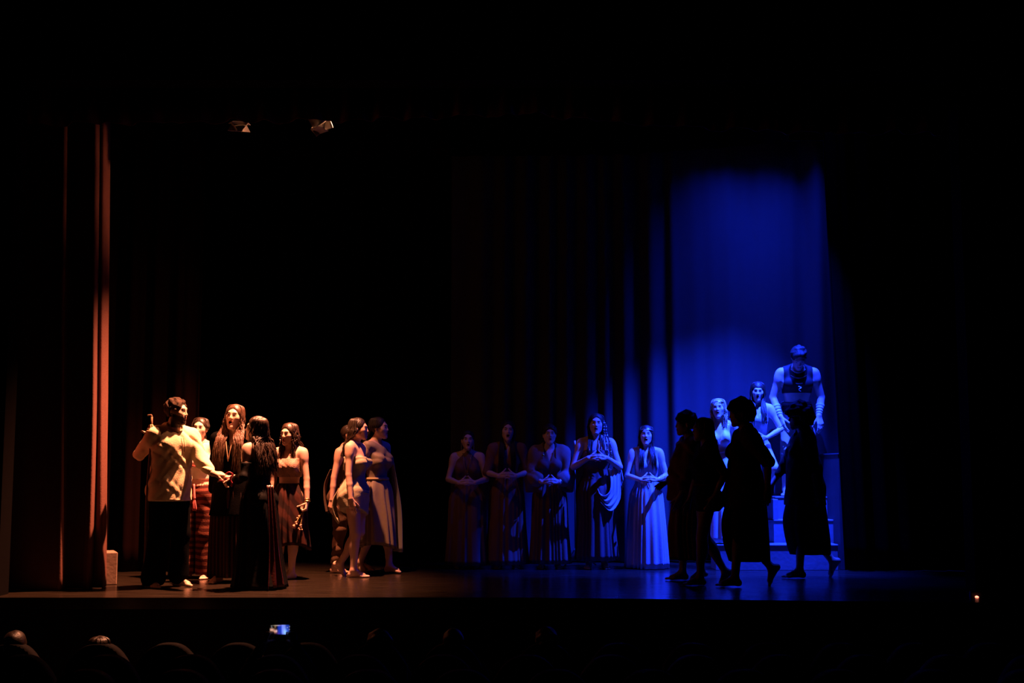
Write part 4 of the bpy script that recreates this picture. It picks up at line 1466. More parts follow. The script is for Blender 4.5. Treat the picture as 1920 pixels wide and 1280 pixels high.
for k in range(5):
    z0 = 0.565 * U - 0.016 * k
    th = np.linspace(math.radians(150), math.radians(300), 26)
    b.tube(np.stack([(0.158 + .004 * k) * np.cos(th), 0.004 + (0.128 + .003 * k) * np.sin(th), z0 - 0.03 * np.cos(th * 1.5 + k) * .5], 1), 0.012 * np.interp(np.linspace(0, 1, 26), [0, .5, 1], [1, 1, .6]), 6)
p6.part(b, 'hip_scarf', dr6)
b = strip([(-0.12, 0.115, 0.570 * U), (-0.135, 0.185, 0.50 * U), (-0.125, 0.205, 0.44 * U), (-0.115, 0.185, 0.38 * U), (-0.10, 0.140, 0.335 * U)], [(0.03, 0.150, 0.570 * U), (0.03, 0.215, 0.50 * U), (0.01, 0.225, 0.44 * U), (-0.03, 0.195, 0.39 * U), (-0.085, 0.135, 0.345 * U)], fold=0.016, nf=3.2, m=20)
p6.part(b, 'scarf_tail', dr6)

# --- 7 woman in the one-shoulder gown just behind
U = 1.68
p7 = Fig('p7', at_floor(705, 13.5), 56, H=U, head=(22, -2, 0), mouth=0.3, skin=(0.55, 0.34, 0.25), haircol=(0.02, .012, .01), seed=17, hres=0.0045,
         arms=dict(R=dict(w=(-0.20, 0.02, 0.84), e=(-0.4, 1, 0)), L=dict(w=(0.20, -0.02, 0.84))),
         legs=dict(R=dict(a=(-0.08, 0.16, 0.12), yaw=0, pitch=35), L=dict(a=(0.08, -0.12, 0.076), yaw=4)))
p7.start('dark-haired woman in a belted one-shoulder gown walking right behind the short dress')
p7.build_body()
p7.hair(m=hair_black, puff=0.008, clumps=50, tie=True, zend=0.80, wave=0.006, rad=0.010)
g7 = mat('sand_satin', (0.24, 0.17, 0.12), 0.6, 0.3, bump=0.15, bscale=40)
p7.garment('bodice', g7, {'T': 0.016, 'B': 0.012, 'S': 0.010}, cuts=[above(0.60 * U), lambda x, y, z: z - (0.80 * U - 0.55 * (x - 0.04)) + 0 * y, below(0.85 * U), neck_hole(p7, .04, .0, -.01)], disp=wrinkle(0.006, 26, 8, 30, 1), res=0.010)
p7.part(MB().tube([(0.137 * math.cos(a), .004 + .112 * math.sin(a), .605 * U) for a in np.linspace(0, 6.28, 32)[:-1]], 0.016, 6, closed=True), 'belt', mat('belt_gold', (0.5, .33, .15), .6))
p7.skirt('gown_skirt', g7, waist(U, 1, .605) + [(0.35 * U, 0, 0.0, .185, .19), (0.17 * U, 0, 0, .19, .22)], amp=0.020, nf=14, seed=71, hem=0.03)
b = strip([p7.ch(0.045, -0.01, 0.842), (0.10, -0.125, 0.74 * U), (0.14, -0.155, 0.60 * U), (0.17, -0.20, 0.40 * U), (0.18, -0.21, 0.13 * U)], [p7.ch(0.085, 0.03, 0.838), (0.20, -0.01, 0.74 * U), (0.225, 0.02, 0.60 * U), (0.235, 0.05, 0.40 * U), (0.24, 0.06, 0.14 * U)], fold=0.014, nf=3.4, m=20)
p7.part(b, 'shoulder_drape', mat('grey_drape', (0.34, 0.31, 0.30), 0.7, 0.3))

# --- 8 person mostly hidden behind the short dress
U = 1.60
p8 = Fig('p8', at_floor(643, 13.55), 70, H=U, head=(10, 4, 0), skin=(0.50, 0.28, 0.20), haircol=BROWN, seed=18, hres=0.0055, res=0.011, lean=4,
         arms=dict(R=dict(w=(-0.235, 0.03, 0.76), e=(-0.5, 1, 0)), L=dict(w=(0.2, 0, .78))),
         legs=dict(R=dict(a=(-0.07, 0.06, 0.075), yaw=0), L=dict(a=(0.07, -0.20, 0.075), yaw=0)))
p8.start('bare-armed person in brown trousers mostly hidden behind the short strapless dress')
p8.build_body()
p8.hair(m=hair_brown, puff=0.008)
p8.garment('top', mat('brown_top', (0.10, 0.05, 0.03), 0.85, bump=.2), {'T': 0.014, 'B': 0.010, 'S': 0.006, 'G': 0.012}, cuts=[above(0.52 * U), below(0.80 * U), lambda x, y, z: np.abs(x) - 0.135 + 0 * y + 0 * z], res=0.011)
p8.garment('trousers', mat('brown_trousers', (0.10, 0.048, 0.026), 0.8, 0.2, bump=.3, bscale=30), {'T': 0.010, 'G': 0.014, 'L1': 0.018}, extra=[p8.limb(sd, 'L2', 0, 0.90, 0.062, 0.052) for sd in (-1, 1)],
           cuts=[below(0.575 * U), above(0.10)], disp=wrinkle(0.006, 14, 14, 40, 1), res=0.010)
b = strip([(-0.02, 0.125, 0.70 * U), (-0.03, 0.185, 0.60 * U), (-0.03, 0.185, 0.50 * U), (-0.03, 0.16, 0.40 * U)], [(-0.14, 0.10, 0.70 * U), (-0.17, 0.15, 0.60 * U), (-0.17, 0.15, 0.50 * U), (-0.15, 0.13, 0.41 * U)], fold=0.010, nf=2)
p8.part(b, 'hanging_cloth', mat('brown_top'))


# --- the chorus of five standing with joined fingertips
def chorus(px, d, U, label, gownc, seed, hz, head=(0, 0, 0), mouth=0.5, w=1.0, hairkw=None, hy=-0.155, gown='strap', rz=0, skin=(0.58, 0.38, 0.29), sk=None, hem=0.03):
    f = Fig('c', at_floor(px, d), rz, H=U, head=head, mouth=mouth, skin=skin, haircol=(.02, .013, .01), seed=seed, w=w, arms=steeple(U, hz, hy), hres=0.0052, legs=dict(R=dict(a=(-0.09, 0.03, .045 * U), yaw=-10), L=dict(a=(0.09, 0.03, .045 * U), yaw=10)))
    f.start(label)
    f.build_body()
    f.hair(**hairkw)
    m = mat('gown_%d' % seed, gownc, 0.75, 0.25, var=0.15, bump=0.15, bscale=50)
    cuts = [above(0.60 * U)]
    tg = {'T': 0.012, 'B': 0.010}
    if gown == 'strap':
        tg['S'] = 0.007
        cuts += [below(0.835 * U), vneck(f, 0.84 * U, 0.72 * U, 0.060), lambda x, y, z: np.abs(x) - 0.080 * U + 0 * y + 0 * z]
    elif gown == 'tube':
        cuts += [below(0.765 * U)]
    elif gown == 'halter':
        tg['S'] = 0.007
        cuts += [lambda x, y, z: z - (0.865 * U - 1.0 * np.abs(x)) + 0 * y]
    elif gown == 'sleeve':
        tg['S'] = 0.010
        tg['A1'] = 0.018
        cuts += [neck_hole(f, .048, .02, .01), vneck(f, 0.85 * U, 0.74 * U, 0.05)]
    elif gown == 'oneshoulder':
        tg['S'] = 0.008
        tg[('A1', 1)] = 0.020
        cuts += [lambda x, y, z: z - (0.775 * U + 0.75 * (x + 0.01)) + 0 * y, neck_hole(f, .042, .0, .0)]
    f.garment('gown_bodice', m, tg, cuts=cuts, disp=wrinkle(0.004, 40, 8, 16, seed), res=0.010)
    q = sk or 1.0
    f.skirt('gown_skirt', m, waist(U, w, .64) + [(0.28 * U, 0, 0, .210 * q, .185 * q), (hem, 0, 0, .240 * q, .20 * q)],
            amp=0.020, nf=17, seed=seed, nth=150)
    f.part(MB().tube([(0.122 * w * math.cos(a), .002 + .098 * w * math.sin(a), .622 * U) for a in np.linspace(0, 6.28, 32)[:-1]], 0.010, 6, closed=True), 'belt', m)
    return f


c1 = chorus(876, 14.12, 1.55, 'leftmost chorus singer, hair up, with long earrings and a round pendant', (0.16, 0.085, 0.060), 21, 0.625, head=(6, -4, 0), w=1.10, gown='halter',
            hairkw=dict(m=hair_black, puff=0.012, noise=0.004, nfreq=50, nape=-0.04), hem=0.04)
b = MB()
c0 = c1.ch(0, -0.078, 0.70)
b.tube(catmull([c1.ch(-0.034, -0.03, 0.84), c1.ch(-0.02, -0.075, 0.785), c0, c1.ch(0.02, -0.075, 0.785), c1.ch(0.034, -0.03, 0.84)], 24) + np.array([0, -.018, 0]), 0.003, 5)
th = np.linspace(0, 6.28, 18)[:-1]
b.tube(np.stack([c0[0] + 0.020 * np.cos(th), np.full(17, c0[1] - .026), c0[2] - 0.03 + 0.020 * np.sin(th)], 1), 0.004, 5, closed=True)
c1.part(b, 'pendant_necklace', gold, 'round gold pendant on a chain')
for sd in (-1, 1):
    b = MB()
    for k in range(5):
        b.lathe([(.001, -.008), (.006, 0), (.001, .008)], 8, Matrix.Translation(c1.hp(0.080 * sd, 0.010, -0.040) - np.array([0, 0, .018 * k])))
    c1.part(b, 'earring', silver)

c2 = chorus(951, 14.12, 1.665, 'chorus singer second from the left, very long straight dark hair beside the short-haired one', (0.17, 0.085, 0.060), 22, 0.628, head=(5, -5, 2), mouth=0.8, gown='sleeve',
            hairkw=dict(m=hair_black, puff=0.009, clumps=110, zend=0.64, front=0.45, wave=0.002, rad=0.008), hem=0.05)
c3 = chorus(1031, 14.1, 1.615, 'short-haired chorus singer in an open wide-sleeved wrap, middle of the row', (0.14, 0.070, 0.055), 23, 0.605, head=(4, -6, 0), mouth=0.3, gown='sleeve', w=1.05,
            hairkw=dict(m=hair_black, puff=0.020, noise=0.006, nfreq=60, nape=-0.05), hem=0.06)
wrapm = mat('wrap_cloth', (0.20, 0.13, 0.11), 0.8, 0.2, bump=.2, bscale=40)
c3.garment('wrap', wrapm, {'T': 0.034, 'S': 0.022, 'A1': 0.036}, extra=[c3.limb(sd, 'A2', 0, 0.55, 0.062, 0.085) for sd in (-1, 1)] + [dict(t='c', p=(c3.elb[sd], c3.elb[sd] + np.array([0.02 * sd, 0.02, -0.17]), .06, .035, None, 1.), k=.05, sub=False) for sd in (-1, 1)],
           cuts=[above(0.53 * 1.615), lambda x, y, z: np.minimum(0.062 + 0.05 * (1.3 - z) - np.abs(x), -y + 0.0) + 0 * z, neck_hole(c3, .05, .0, 0)], disp=wrinkle(0.006, 30, 10, 20, 4), res=0.010)
c3.part(MB().lathe([(.002, -.004), (.016, -.002), (.016, .002), (.006, .006)], 14, Matrix.Translation(c3.ch(-0.048, -0.082, 0.79) + np.array([0, -.022, 0])) @ Matrix.Rotation(math.radians(90), 4, 'X')), 'brooch', gold)
c3.part(c3.band(1, 0.97, 0.024, 0.006), 'bracelet', silver)

U = 1.745
c4 = chorus(1119, 14.08, U, 'tall chorus singer with beaded braids and a draped wrap, right of the short-haired one', (0.10, 0.055, 0.05), 24, 0.712, head=(-4, -5, 3), mouth=0.6, gown='tube', w=1.10, hy=-0.150,
            hairkw=dict(m=hair_black, puff=0.010, clumps=60, zend=0.72, front=0.25, wave=0.006, rad=0.009, side=-1), hem=0.10)
bead_me = MB().lathe([(.006, -.008), (.0115, -.004), (.0115, .004), (.006, .008)], 8).mesh('bead')
bead_me.materials.append(silver)
for dx in (0, 0.022):
    b = MB()
    path = catmull([c4.hp(0.072, 0.0, 0.055), c4.hp(0.088 + dx, -0.012, -0.02), c4.hp(0.095 + dx, -0.02, -0.09), c4.ch(0.066 + dx, -0.062, 0.80), c4.ch(0.072 + dx, -0.084, 0.735 - dx), c4.ch(0.076 + dx, -0.086, 0.69)], 60)
    for k in range(3):
        ph = k * 2.094
        t = np.linspace(0, 34, 60)
        b.tube(path + np.stack([0.006 * np.sin(t + ph), 0.005 * np.sin(2 * (t + ph)), 0 * t], 1), 0.0062, 5)
    o = c4.part(b, 'braid', hair_brown)
    for j in range(6, 56, 7):
        bead = bpy.data.objects.new('bead', bead_me)
        bead.parent = o
        bead.location = path[j]
        col.objects.link(bead)
el = c4.elb[1]
b = strip([el + np.array([-.13, -.03, -.02]), (0.15, -0.17, 0.57 * U), (0.13, -0.20, 0.50 * U), (0.06, -0.205, 0.475 * U), (0.01, -0.175, 0.52 * U)], [el + np.array([0.012, 0.0, -.01]), (0.265, -0.09, 0.56 * U), (0.255, -0.12, 0.45 * U), (0.15, -0.19, 0.375 * U), (0.03, -0.195, 0.43 * U)], fold=0.018, nf=3.0, m=24, n=44)
o = c4.part(b, 'draped_wrap', mat('wrap_silk', (0.40, 0.38, 0.37), 0.55, 0.4), 'cloth looped in folds from the elbow')
b = MB()
for k in range(3):
    b.tube(catmull([c4.elb[1] + np.array([.01, 0.03, -0.02]), c4.elb[1] + np.array([0.015 + .012 * k, 0.06, -.14]), c4.elb[1] + np.array([0.03 + .012 * k, .06, -.26 + .03 * k])], 14), np.linspace(.016, .008, 14), 6)
c4.part(b, 'wrap_end', mat('wrap_silk'))

c5 = chorus(1214, 14.12, 1.61, 'chorus singer furthest right of the row, long straight hair and a headband', (0.46, 0.40, 0.40), 25, 0.622, head=(-8, -7, 2), mouth=0.9, gown='strap', skin=(0.62, 0.44, 0.36),
            hairkw=dict(m=hair_brown, puff=0.010, clumps=120, zend=0.70, front=0.42, wave=0.003, rad=0.008), hem=0.008, sk=1.02)
th = np.linspace(0, 6.28, 40)[:-1]
hb = np.array([c5.hp(0.084 * math.sin(a), 0.014 - 0.101 * math.cos(a), 0.052 + 0.012 * math.cos(a)) for a in th])
c5.part(MB().tube(hb, 0.0065, 6, closed=True), 'headband', silver, 'pale woven headband')
c5.part(c5.band(1, 0.95, 0.023, 0.0045), 'bracelet', silver)
c5.part(c5.band(1, 0.45, 0.031, 0.004), 'bracelet', silver)

# --- the three on the steps
U = 1.63
e1 = Fig('e1', (X(1352, 14.03, .3), 14.03, 0.2845), -8, H=U, head=(-8, -6, -3), mouth=0.7, skin=(0.70, 0.52, 0.43), haircol=(.25, .16, .08), seed=26, hres=0.0046,
         arms=dict(R=dict(w=(-0.22, -0.03, 0.84)), L=dict(w=(0.24, -0.02, 0.85))))
e1.start('blonde woman singing in a pale plunging gown on the lowest step')
e1.build_body()
e1.hair(m=hair_blonde, puff=0.010, clumps=120, zend=0.775, front=0.45, wave=0.012, rad=0.0085)
wg = mat('pale_satin', (0.74, 0.72, 0.72), 0.5, 0.4, bump=0.1, bscale=40)
e1.garment('gown_bodice', wg, {'T': 0.011, 'B': 0.012, 'S': 0.007}, cuts=[above(0.60 * U), below(0.825 * U), vneck(e1, 0.83 * U, 0.685 * U, 0.070), lambda x, y, z: np.abs(x) - 0.118 + 0 * y + 0 * z], disp=wrinkle(0.003, 40, 8, 20, 1), res=0.009)
e1.skirt('gown_skirt', wg, waist(U, 1, .64) + [(0.25 * U, 0, 0, .190, .170), (0.016, 0, 0, .195, .160)], amp=0.014, nf=14, seed=61, nth=140)
e1.part(MB().tube([(0.125 * math.cos(a), .002 + .102 * math.sin(a), .632 * U) for a in np.linspace(0, 6.28, 32)[:-1]], 0.013, 6, closed=True), 'belt', wg)
e1.part(MB().tube(np.array([e1.hp(0.084 * math.sin(a), 0.014 - 0.101 * math.cos(a), 0.060 + 0.012 * math.cos(a)) for a in th]), 0.005, 6, closed=True), 'headband', silver)

U = 1.585
e2 = Fig('e2', (X(1421, 14.32, .6), 14.33, 0.5435), -4, H=U, head=(-6, 6, 3), mouth=0.6, skin=(0.70, 0.53, 0.45), haircol=(.03, .02, .012), seed=27, hres=0.0046, side=3,
         arms=dict(R=dict(w=(-0.21, -0.03, 0.82)), L=dict(w=(0.10, -0.15, 0.935), e=(1.0, 0.35, -0.2), f=(-0.9, -0.2, -0.15), p=(0.1, 1, 0.1), pose='flat')),
         legs=dict(R=dict(a=(-0.08, 0.0, 0.072), yaw=-4), L=dict(a=(0.115, -0.05, 0.305), yaw=10, k=(0.25, -1, 0))))
e2.start('woman with a dark fringe and hand at her waist on the middle step')
e2.build_body()
e2.hair(m=hair_brown, puff=0.009, clumps=110, zend=0.70, front=0.30, wave=0.003, rad=0.008, bangs=True)
s2 = mat('grey_satin', (0.50, 0.49, 0.50), 0.35, 0.5)
e2.garment('bodysuit', s2, {'T': 0.009, 'B': 0.010, 'S': 0.007, 'G': 0.010}, cuts=[below(0.83 * U), above(0.485 * U), vneck(e2, 0.84 * U, 0.735 * U, 0.075), lambda x, y, z: np.abs(x - 0.0) - 0.125 + 0 * y + 0 * z,
           lambda x, y, z: (0.53 * U - 0.4 * (0.12 - np.abs(x)) * 3 - z) * 0.7 - 0.0 + 0 * y], disp=wrinkle(0.004, 22, 10, 26, 5), res=0.009)
e2.part(e2.band(1, 0.90, 0.034, 0.004, 'A1'), 'arm_band', silver)
b = MB()
for k in range(9):
    a = e2.hip[1] + (e2.kne[1] - e2.hip[1]) * (0.35 + 0.06 * k)
    b.lathe([(.001, -.006), (.007, 0), (.001, .006)], 7, Matrix.Translation(a + np.array([-0.040 + .004 * (k % 2), -0.062 + .002 * k, 0.02])))
e2.part(b, 'thigh_beads', mat('dark_beads', (0.04, 0.03, 0.03), 0.4))
# small box under her raised foot
bx = e2.world((0.115, -0.09, 0))
o = MB().box((-0.11, -0.075, 0), (0.11, 0.075, 0.2315), bev=0.005).build('wooden_block', stepm, smooth=False, loc=(bx[0], bx[1], 0.5435))
o.location[1] = 14.31
tag(o, 'small block under the raised foot of the woman with the fringe', 'block')

U = 1.86
e3 = Fig('e3', (X(1499, 14.62, .8), 14.64, 0.8005), -3, H=U, male=True, head=(-4, 48, 0), skin=(0.60, 0.44, 0.36), haircol=(.02, .014, .01), seed=28, lean=20, pelvis=(0, 0.05, -0.03), hres=0.0046,
         arms=dict(R=dict(w=(-0.225, -0.16, 0.935), e=(-0.6, 1, 0), f=(0.15, -0.35, -1), p=(0.8, 0.6, 0), pose='relax'), L=dict(w=(0.225, -0.16, 0.945), e=(0.6, 1, 0), f=(0.10, -0.35, -1), p=(-0.35, 0.9, 0.0), pose='relax')),
         legs=dict(R=dict(a=(-0.15, 0.03, 0.085), yaw=-14, k=(-0.3, -1, 0)), L=dict(a=(0.15, 0.02, 0.085), yaw=14, k=(0.3, -1, 0))))
e3.start('bare-armed man in a cropped vest bowing his head on the top step')
e3.build_body()
e3.hair(m=hair_black, puff=0.014, noise=0.007, nfreq=60, nape=-0.03)
e3.garment('vest', mat('dark_leather', (0.018, 0.016, 0.016), 0.7, 0.15), {'T': 0.011, 'B': 0.010, 'S': 0.008}, cuts=[above(0.655 * U), neck_hole(e3, .050, .01, 0), lambda x, y, z: np.abs(x) - 0.172 + 0 * y + 0 * z], res=0.010)
for k in range(3):
    b = MB()
    th2 = np.linspace(0, 6.28, 44)[:-1]
    rr = 0.085 + 0.030 * k
    cc = e3.ch(0, 0.004, 0.850 - 0.012 * k)
    pts = np.stack([rr * 1.15 * np.cos(th2), rr * 0.95 * np.sin(th2) * np.where(np.sin(th2) < 0, 1.0, 0.75), -0.030 * k * 0.6 - (0.045 + .018 * k) * np.clip(-np.sin(th2), 0, 1) ** 1.5], 1)
    b.tube(cc + pts @ e3.Rc.T, 0.0065, 6, closed=True)
    e3.part(b, 'collar_ring', silver, 'shiny metal collar ring')
b = MB()
pc0 = e3.ch(0, -0.095, 0.735)
b.tube(catmull([pc0 + np.array([-.015, 0, .03]), pc0 + np.array([.02, -.004, .015]), pc0 + np.array([-.012, -.004, -.005]), pc0 + np.array([.012, 0, -.03])], 14), 0.006, 6)
e3.part(b, 'pendant', silver)
kilt = mat('dark_kilt', (0.030, 0.027, 0.030), 0.8, 0.2)
e3.skirt('kilt', kilt, [(0.595 * U, 0, .05, .155, .125), (0.53 * U, 0, .05, .195, .165), (0.47 * U, 0, 0.01, .205, .20)], amp=0.010, nf=14, seed=81)
e3.part(MB().tube([(0.158 * math.cos(a), .048 + .126 * math.sin(a), .592 * U + .012 * math.sin(a)) for a in np.linspace(0, 6.28, 40)[:-1]], 0.026, 6, closed=True), 'belt', mat('belt_leather', (0.12, .10, .10), .6))
for sd in (-1, 1):
    a0, b0 = e3.elb[sd], e3.wri[sd]
    ts = np.linspace(0.42, 0.93, 10)
    cuff = MB().tube([a0 + (b0 - a0) * t for t in ts], np.interp(ts, [.42, .93], [0.049, 0.037]) + 0.0016 * np.cos(np.arange(10) * math.pi), 16)
    o = e3.part(cuff, 'arm_guard', mat('pale_leather', (0.62, 0.60, 0.58), 0.6, 0.3), 'pale laced arm guard')
    for t in (0.52, 0.66, 0.80):
        e3.band(sd, t, 0.049 - 0.02 * (t - .42), 0.005).build('lace', mat('lace_brown'), o)

# --- four dark figures crossing in front, walking left
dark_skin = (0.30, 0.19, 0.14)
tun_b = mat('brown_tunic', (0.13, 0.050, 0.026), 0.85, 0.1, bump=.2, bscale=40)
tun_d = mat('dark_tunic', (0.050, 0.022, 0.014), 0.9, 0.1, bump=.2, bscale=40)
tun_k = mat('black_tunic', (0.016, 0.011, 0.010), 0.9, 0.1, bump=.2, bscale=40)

U = 1.70
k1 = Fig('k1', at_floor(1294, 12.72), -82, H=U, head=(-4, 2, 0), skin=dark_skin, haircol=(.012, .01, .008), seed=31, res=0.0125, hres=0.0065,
         arms=dict(R=dict(w=(-0.12, -0.22, 0.98), e=(-0.6, 1, -0.3), pose='relax'), L=dict(w=(0.16, -0.14, 0.84), e=(0.5, 1, 0))),
         legs=dict(L=dict(a=(0.07, -0.10, 0.078), yaw=0), R=dict(a=(-0.07, 0.14, 0.090), yaw=0, pitch=15)))
k1.start('figure in a loose brown robe walking left, first of the dark silhouettes')
k1.build_body()
k1.hair(m=curl_black, puff=0.028, noise=0.007, nfreq=55, nape=-0.06)
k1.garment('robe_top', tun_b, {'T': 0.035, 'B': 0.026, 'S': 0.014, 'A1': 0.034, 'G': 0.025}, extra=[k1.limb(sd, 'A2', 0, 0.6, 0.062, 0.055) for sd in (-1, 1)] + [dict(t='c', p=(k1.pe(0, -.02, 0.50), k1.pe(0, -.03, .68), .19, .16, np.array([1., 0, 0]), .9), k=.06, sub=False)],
           cuts=[above(0.47 * U), neck_hole(k1, .045, .0, 0)], disp=wrinkle(0.010, 16, 22, 24, 2), res=0.011)
k1.skirt('robe_skirt', tun_b, waist(U)[1:] + [(0.30 * U, 0, 0, .19, .20), (0.12 * U, 0, .02, .18, .20)], amp=0.022, nf=12, seed=91)

U = 1.62
k2 = Fig('k2', at_floor(1326, 12.16), -84, H=U, head=(0, 3, 0), skin=dark_skin, haircol=(.012, .01, .008), seed=32, res=0.0125, hres=0.0065,
         arms=dict(L=dict(w=(0.21, 0.03, 0.86), e=(0.4, 1, 0)), R=dict(w=(-0.2, -0.12, 0.80))),
         legs=dict(L=dict(a=(0.075, -0.09, 0.074), yaw=0), R=dict(a=(-0.075, 0.20, 0.125), yaw=0, pitch=45)))
k2.start('long-haired figure in a short black dress walking left, second of the dark silhouettes')
k2.build_body()
k2.hair(m=hair_black, puff=0.012, clumps=130, zend=0.615, front=0.0, wave=0.006, rad=0.011, spread=0.11)
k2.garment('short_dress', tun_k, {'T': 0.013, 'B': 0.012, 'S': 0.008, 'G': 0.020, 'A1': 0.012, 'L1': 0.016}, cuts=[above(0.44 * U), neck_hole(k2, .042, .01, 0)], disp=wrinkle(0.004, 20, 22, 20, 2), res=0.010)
b = MB()
th3 = np.linspace(0, 6.28, 32)[:-1]
k2.part(MB().tube([(0.135 * math.cos(a), .004 + .112 * math.sin(a), .60 * U) for a in th3], 0.014, 6, closed=True), 'belt', tun_d)

U = 1.78
k3 = Fig('k3', at_floor(1400, 12.0), -88, H=U, head=(-2, 4, 0), skin=dark_skin, haircol=(.012, .01, .008), seed=33, res=0.0125, hres=0.0065,
         arms=dict(L=dict(w=(0.22, 0.17, 0.93), e=(0.4, 1, 0)), R=dict(w=(-0.20, -0.16, 0.88), e=(-0.3, 1, 0))),
         legs=dict(L=dict(a=(0.08, -0.13, 0.082), yaw=0), R=dict(a=(-0.08, 0.26, 0.175), yaw=0, pitch=58)))
k3.start('curly-haired figure in tunic and cropped wide trousers walking past the steps')
k3.build_body()
k3.hair(m=curl_black, puff=0.042, noise=0.009, nfreq=48, nape=-0.085)
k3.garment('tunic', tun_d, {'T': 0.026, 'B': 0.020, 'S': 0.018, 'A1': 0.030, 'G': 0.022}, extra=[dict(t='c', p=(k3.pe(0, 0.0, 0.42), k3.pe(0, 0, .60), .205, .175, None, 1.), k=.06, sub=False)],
           cuts=[above(0.42 * U), neck_hole(k3, .046, .0, 0)], disp=wrinkle(0.007, 18, 22, 20, 5), res=0.011)
k3.skirt('wide_trousers', tun_k, waist(U)[1:] + [(0.36 * U, 0, -0.01, .185, .215), (0.24 * U, 0, 0.0, .165, .215), (0.135 * U, 0, 0.03, .14, .19)], amp=0.018, nf=9, seed=93)

U = 1.78
k4 = Fig('k4', at_floor(1513, 12.95), -86, H=U, head=(-6, 2, 0), skin=dark_skin, haircol=(.012, .01, .008), seed=34, res=0.0125, hres=0.0065, lean=2,
         arms=dict(R=dict(w=(-0.16, -0.33, 0.92), e=(-0.2, 1, -0.2), f=(0, -0.25, -1), p=(1, 0, 0)), L=dict(w=(0.20, 0.05, 0.86), e=(0.4, 1, 0))),
         legs=dict(L=dict(a=(0.08, -0.10, 0.082), yaw=0), R=dict(a=(-0.08, 0.30, 0.165), yaw=0, pitch=55)))
k4.start('bushy-haired dark figure in a long tunic, one arm reaching forward')
k4.build_body()
k4.hair(m=curl_black, puff=0.058, noise=0.010, nfreq=46, nape=-0.085)
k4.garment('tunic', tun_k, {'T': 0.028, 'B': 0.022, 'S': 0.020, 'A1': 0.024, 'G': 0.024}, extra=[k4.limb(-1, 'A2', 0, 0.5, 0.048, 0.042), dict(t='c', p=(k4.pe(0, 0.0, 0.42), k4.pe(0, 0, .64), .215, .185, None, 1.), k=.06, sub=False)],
           cuts=[above(0.42 * U), neck_hole(k4, .046, .0, 0)], disp=wrinkle(0.007, 18, 22, 20, 6), res=0.011)
k4.skirt('tunic_skirt', tun_k, waist(U)[1:] + [(0.34 * U, 0, 0.0, .195, .225), (0.20 * U, 0, 0.03, .18, .22), (0.135 * U, 0, 0.05, .15, .20)], amp=0.018, nf=9, seed=94)
# ------------------------------------------------------------------ the audience
seatm = mat('seat_cloth', (0.007, 0.0045, 0.005), 0.85, 0.12, bump=0.2, bscale=80)
seatk = mat('seat_shell', (0.022, 0.019, 0.020), 0.5, 0.4)


def seat_parts():
    def back(w, h0, h1, y, th, crown):
        xs_ = np.linspace(-w, w, 17)
        V, F = [], []
        for s_, yy in ((0, 0.0), (1, th)):
            for zf in np.linspace(0, 1, 6):
                for x in xs_:
                    top = h1 - crown * (abs(x) / w) ** 2.6
                    puff = (0.02 if s_ == 0 else 0.012) * (1 - (x / w) ** 2) * math.sin(math.pi * (0.15 + 0.7 * zf))
                    V.append((x, y + yy + (puff if s_ else -puff) + 0.06 * zf, h0 + (top - h0) * zf))
        k = 6 * 17
        for i in range(5):
            for j in range(16):
                a = i * 17 + j
                F += [(a, a + 1, a + 18, a + 17), (k + a, k + a + 17, k + a + 18, k + a + 1)]
        for j in range(16):
            F += [(5 * 17 + j, 5 * 17 + j + 1, k + 5 * 17 + j + 1, k + 5 * 17 + j), (j, k + j, k + j + 1, j + 1)]
        for i in range(5):
            a, c = i * 17, i * 17 + 16
            F += [(a, a + 17, k + a + 17, k + a), (c, k + c, k + c + 17, c + 17)]
        return mesh_np('backrest', V, F)
    # local: the sitter faces +y, the back is on the -y side
    b = back(0.26, 0.34, 1.08, -0.30, 0.10, 0.17)
    c = MB().box((-0.24, -0.18, 0.36), (0.24, 0.30, 0.47), bev=0.03).mesh('seat_cushion')
    a = MB().box((-0.03, -0.24, 0.0), (0.03, 0.20, 0.62), bev=0.012).mesh('armrest', False)
    b.materials.append(seatm)
    c.materials.append(seatm)
    a.materials.append(seatk)
    return b, c, a


SB, SC, SA = seat_parts()
ROWS = [(9.70, -1.27), (8.80, -1.225), (7.90, -1.18)]
for d, z in ROWS[1:]:
    pass
V = MB()
for i, (d, z) in enumerate(ROWS[1:]):
    tag(MB().box((-6.9, 3.0, -1.275 + 0.045 * i + 0.005), (6.9, d + 0.42, z)).build('floor', mat('house_carpet'), smooth=False), 'carpeted tier under row %s of the audience' % ('two', 'three')[i], 'floor', kind='structure')
for r, (d, z) in enumerate(ROWS):
    half = 960 / FPX * d + 0.1
    n = int(2 * half / 0.58)
    row = [X(p, d) for p in (-90, 42, 203, 330, 457, 585, 712, 848, 1021, 1157, 1293, 1429, 1565, 1701, 1837)] if r == 0 else [(i - (n - 1) / 2) * 0.58 + X(525, d) % 0.58 - (0.29 if n % 2 == 0 else 0) for i in range(n)]
    for x in row:
        e = empty('theatre_seat', (x, d, z))
        e.scale = (0.9, 1, 1)
        tag(e, 'dark round-backed theatre seat in the audience rows', 'seat', 'theatre seats in the audience')
        for nm, me, off in (('backrest', SB, (0, 0, 0)), ('seat_cushion', SC, (0, 0, 0)), ('armrest', SA, (-0.29, 0, 0))):
            o = bpy.data.objects.new(nm, me)
            o.parent = e
            o.location = off
            col.objects.link(o)

coat = [mat('coat_%d' % i, c, 0.85, 0.15) for i, c in enumerate(((0.03, 0.03, 0.04), (0.05, 0.04, 0.05), (0.04, 0.025, 0.02), (0.03, 0.035, 0.05)))]


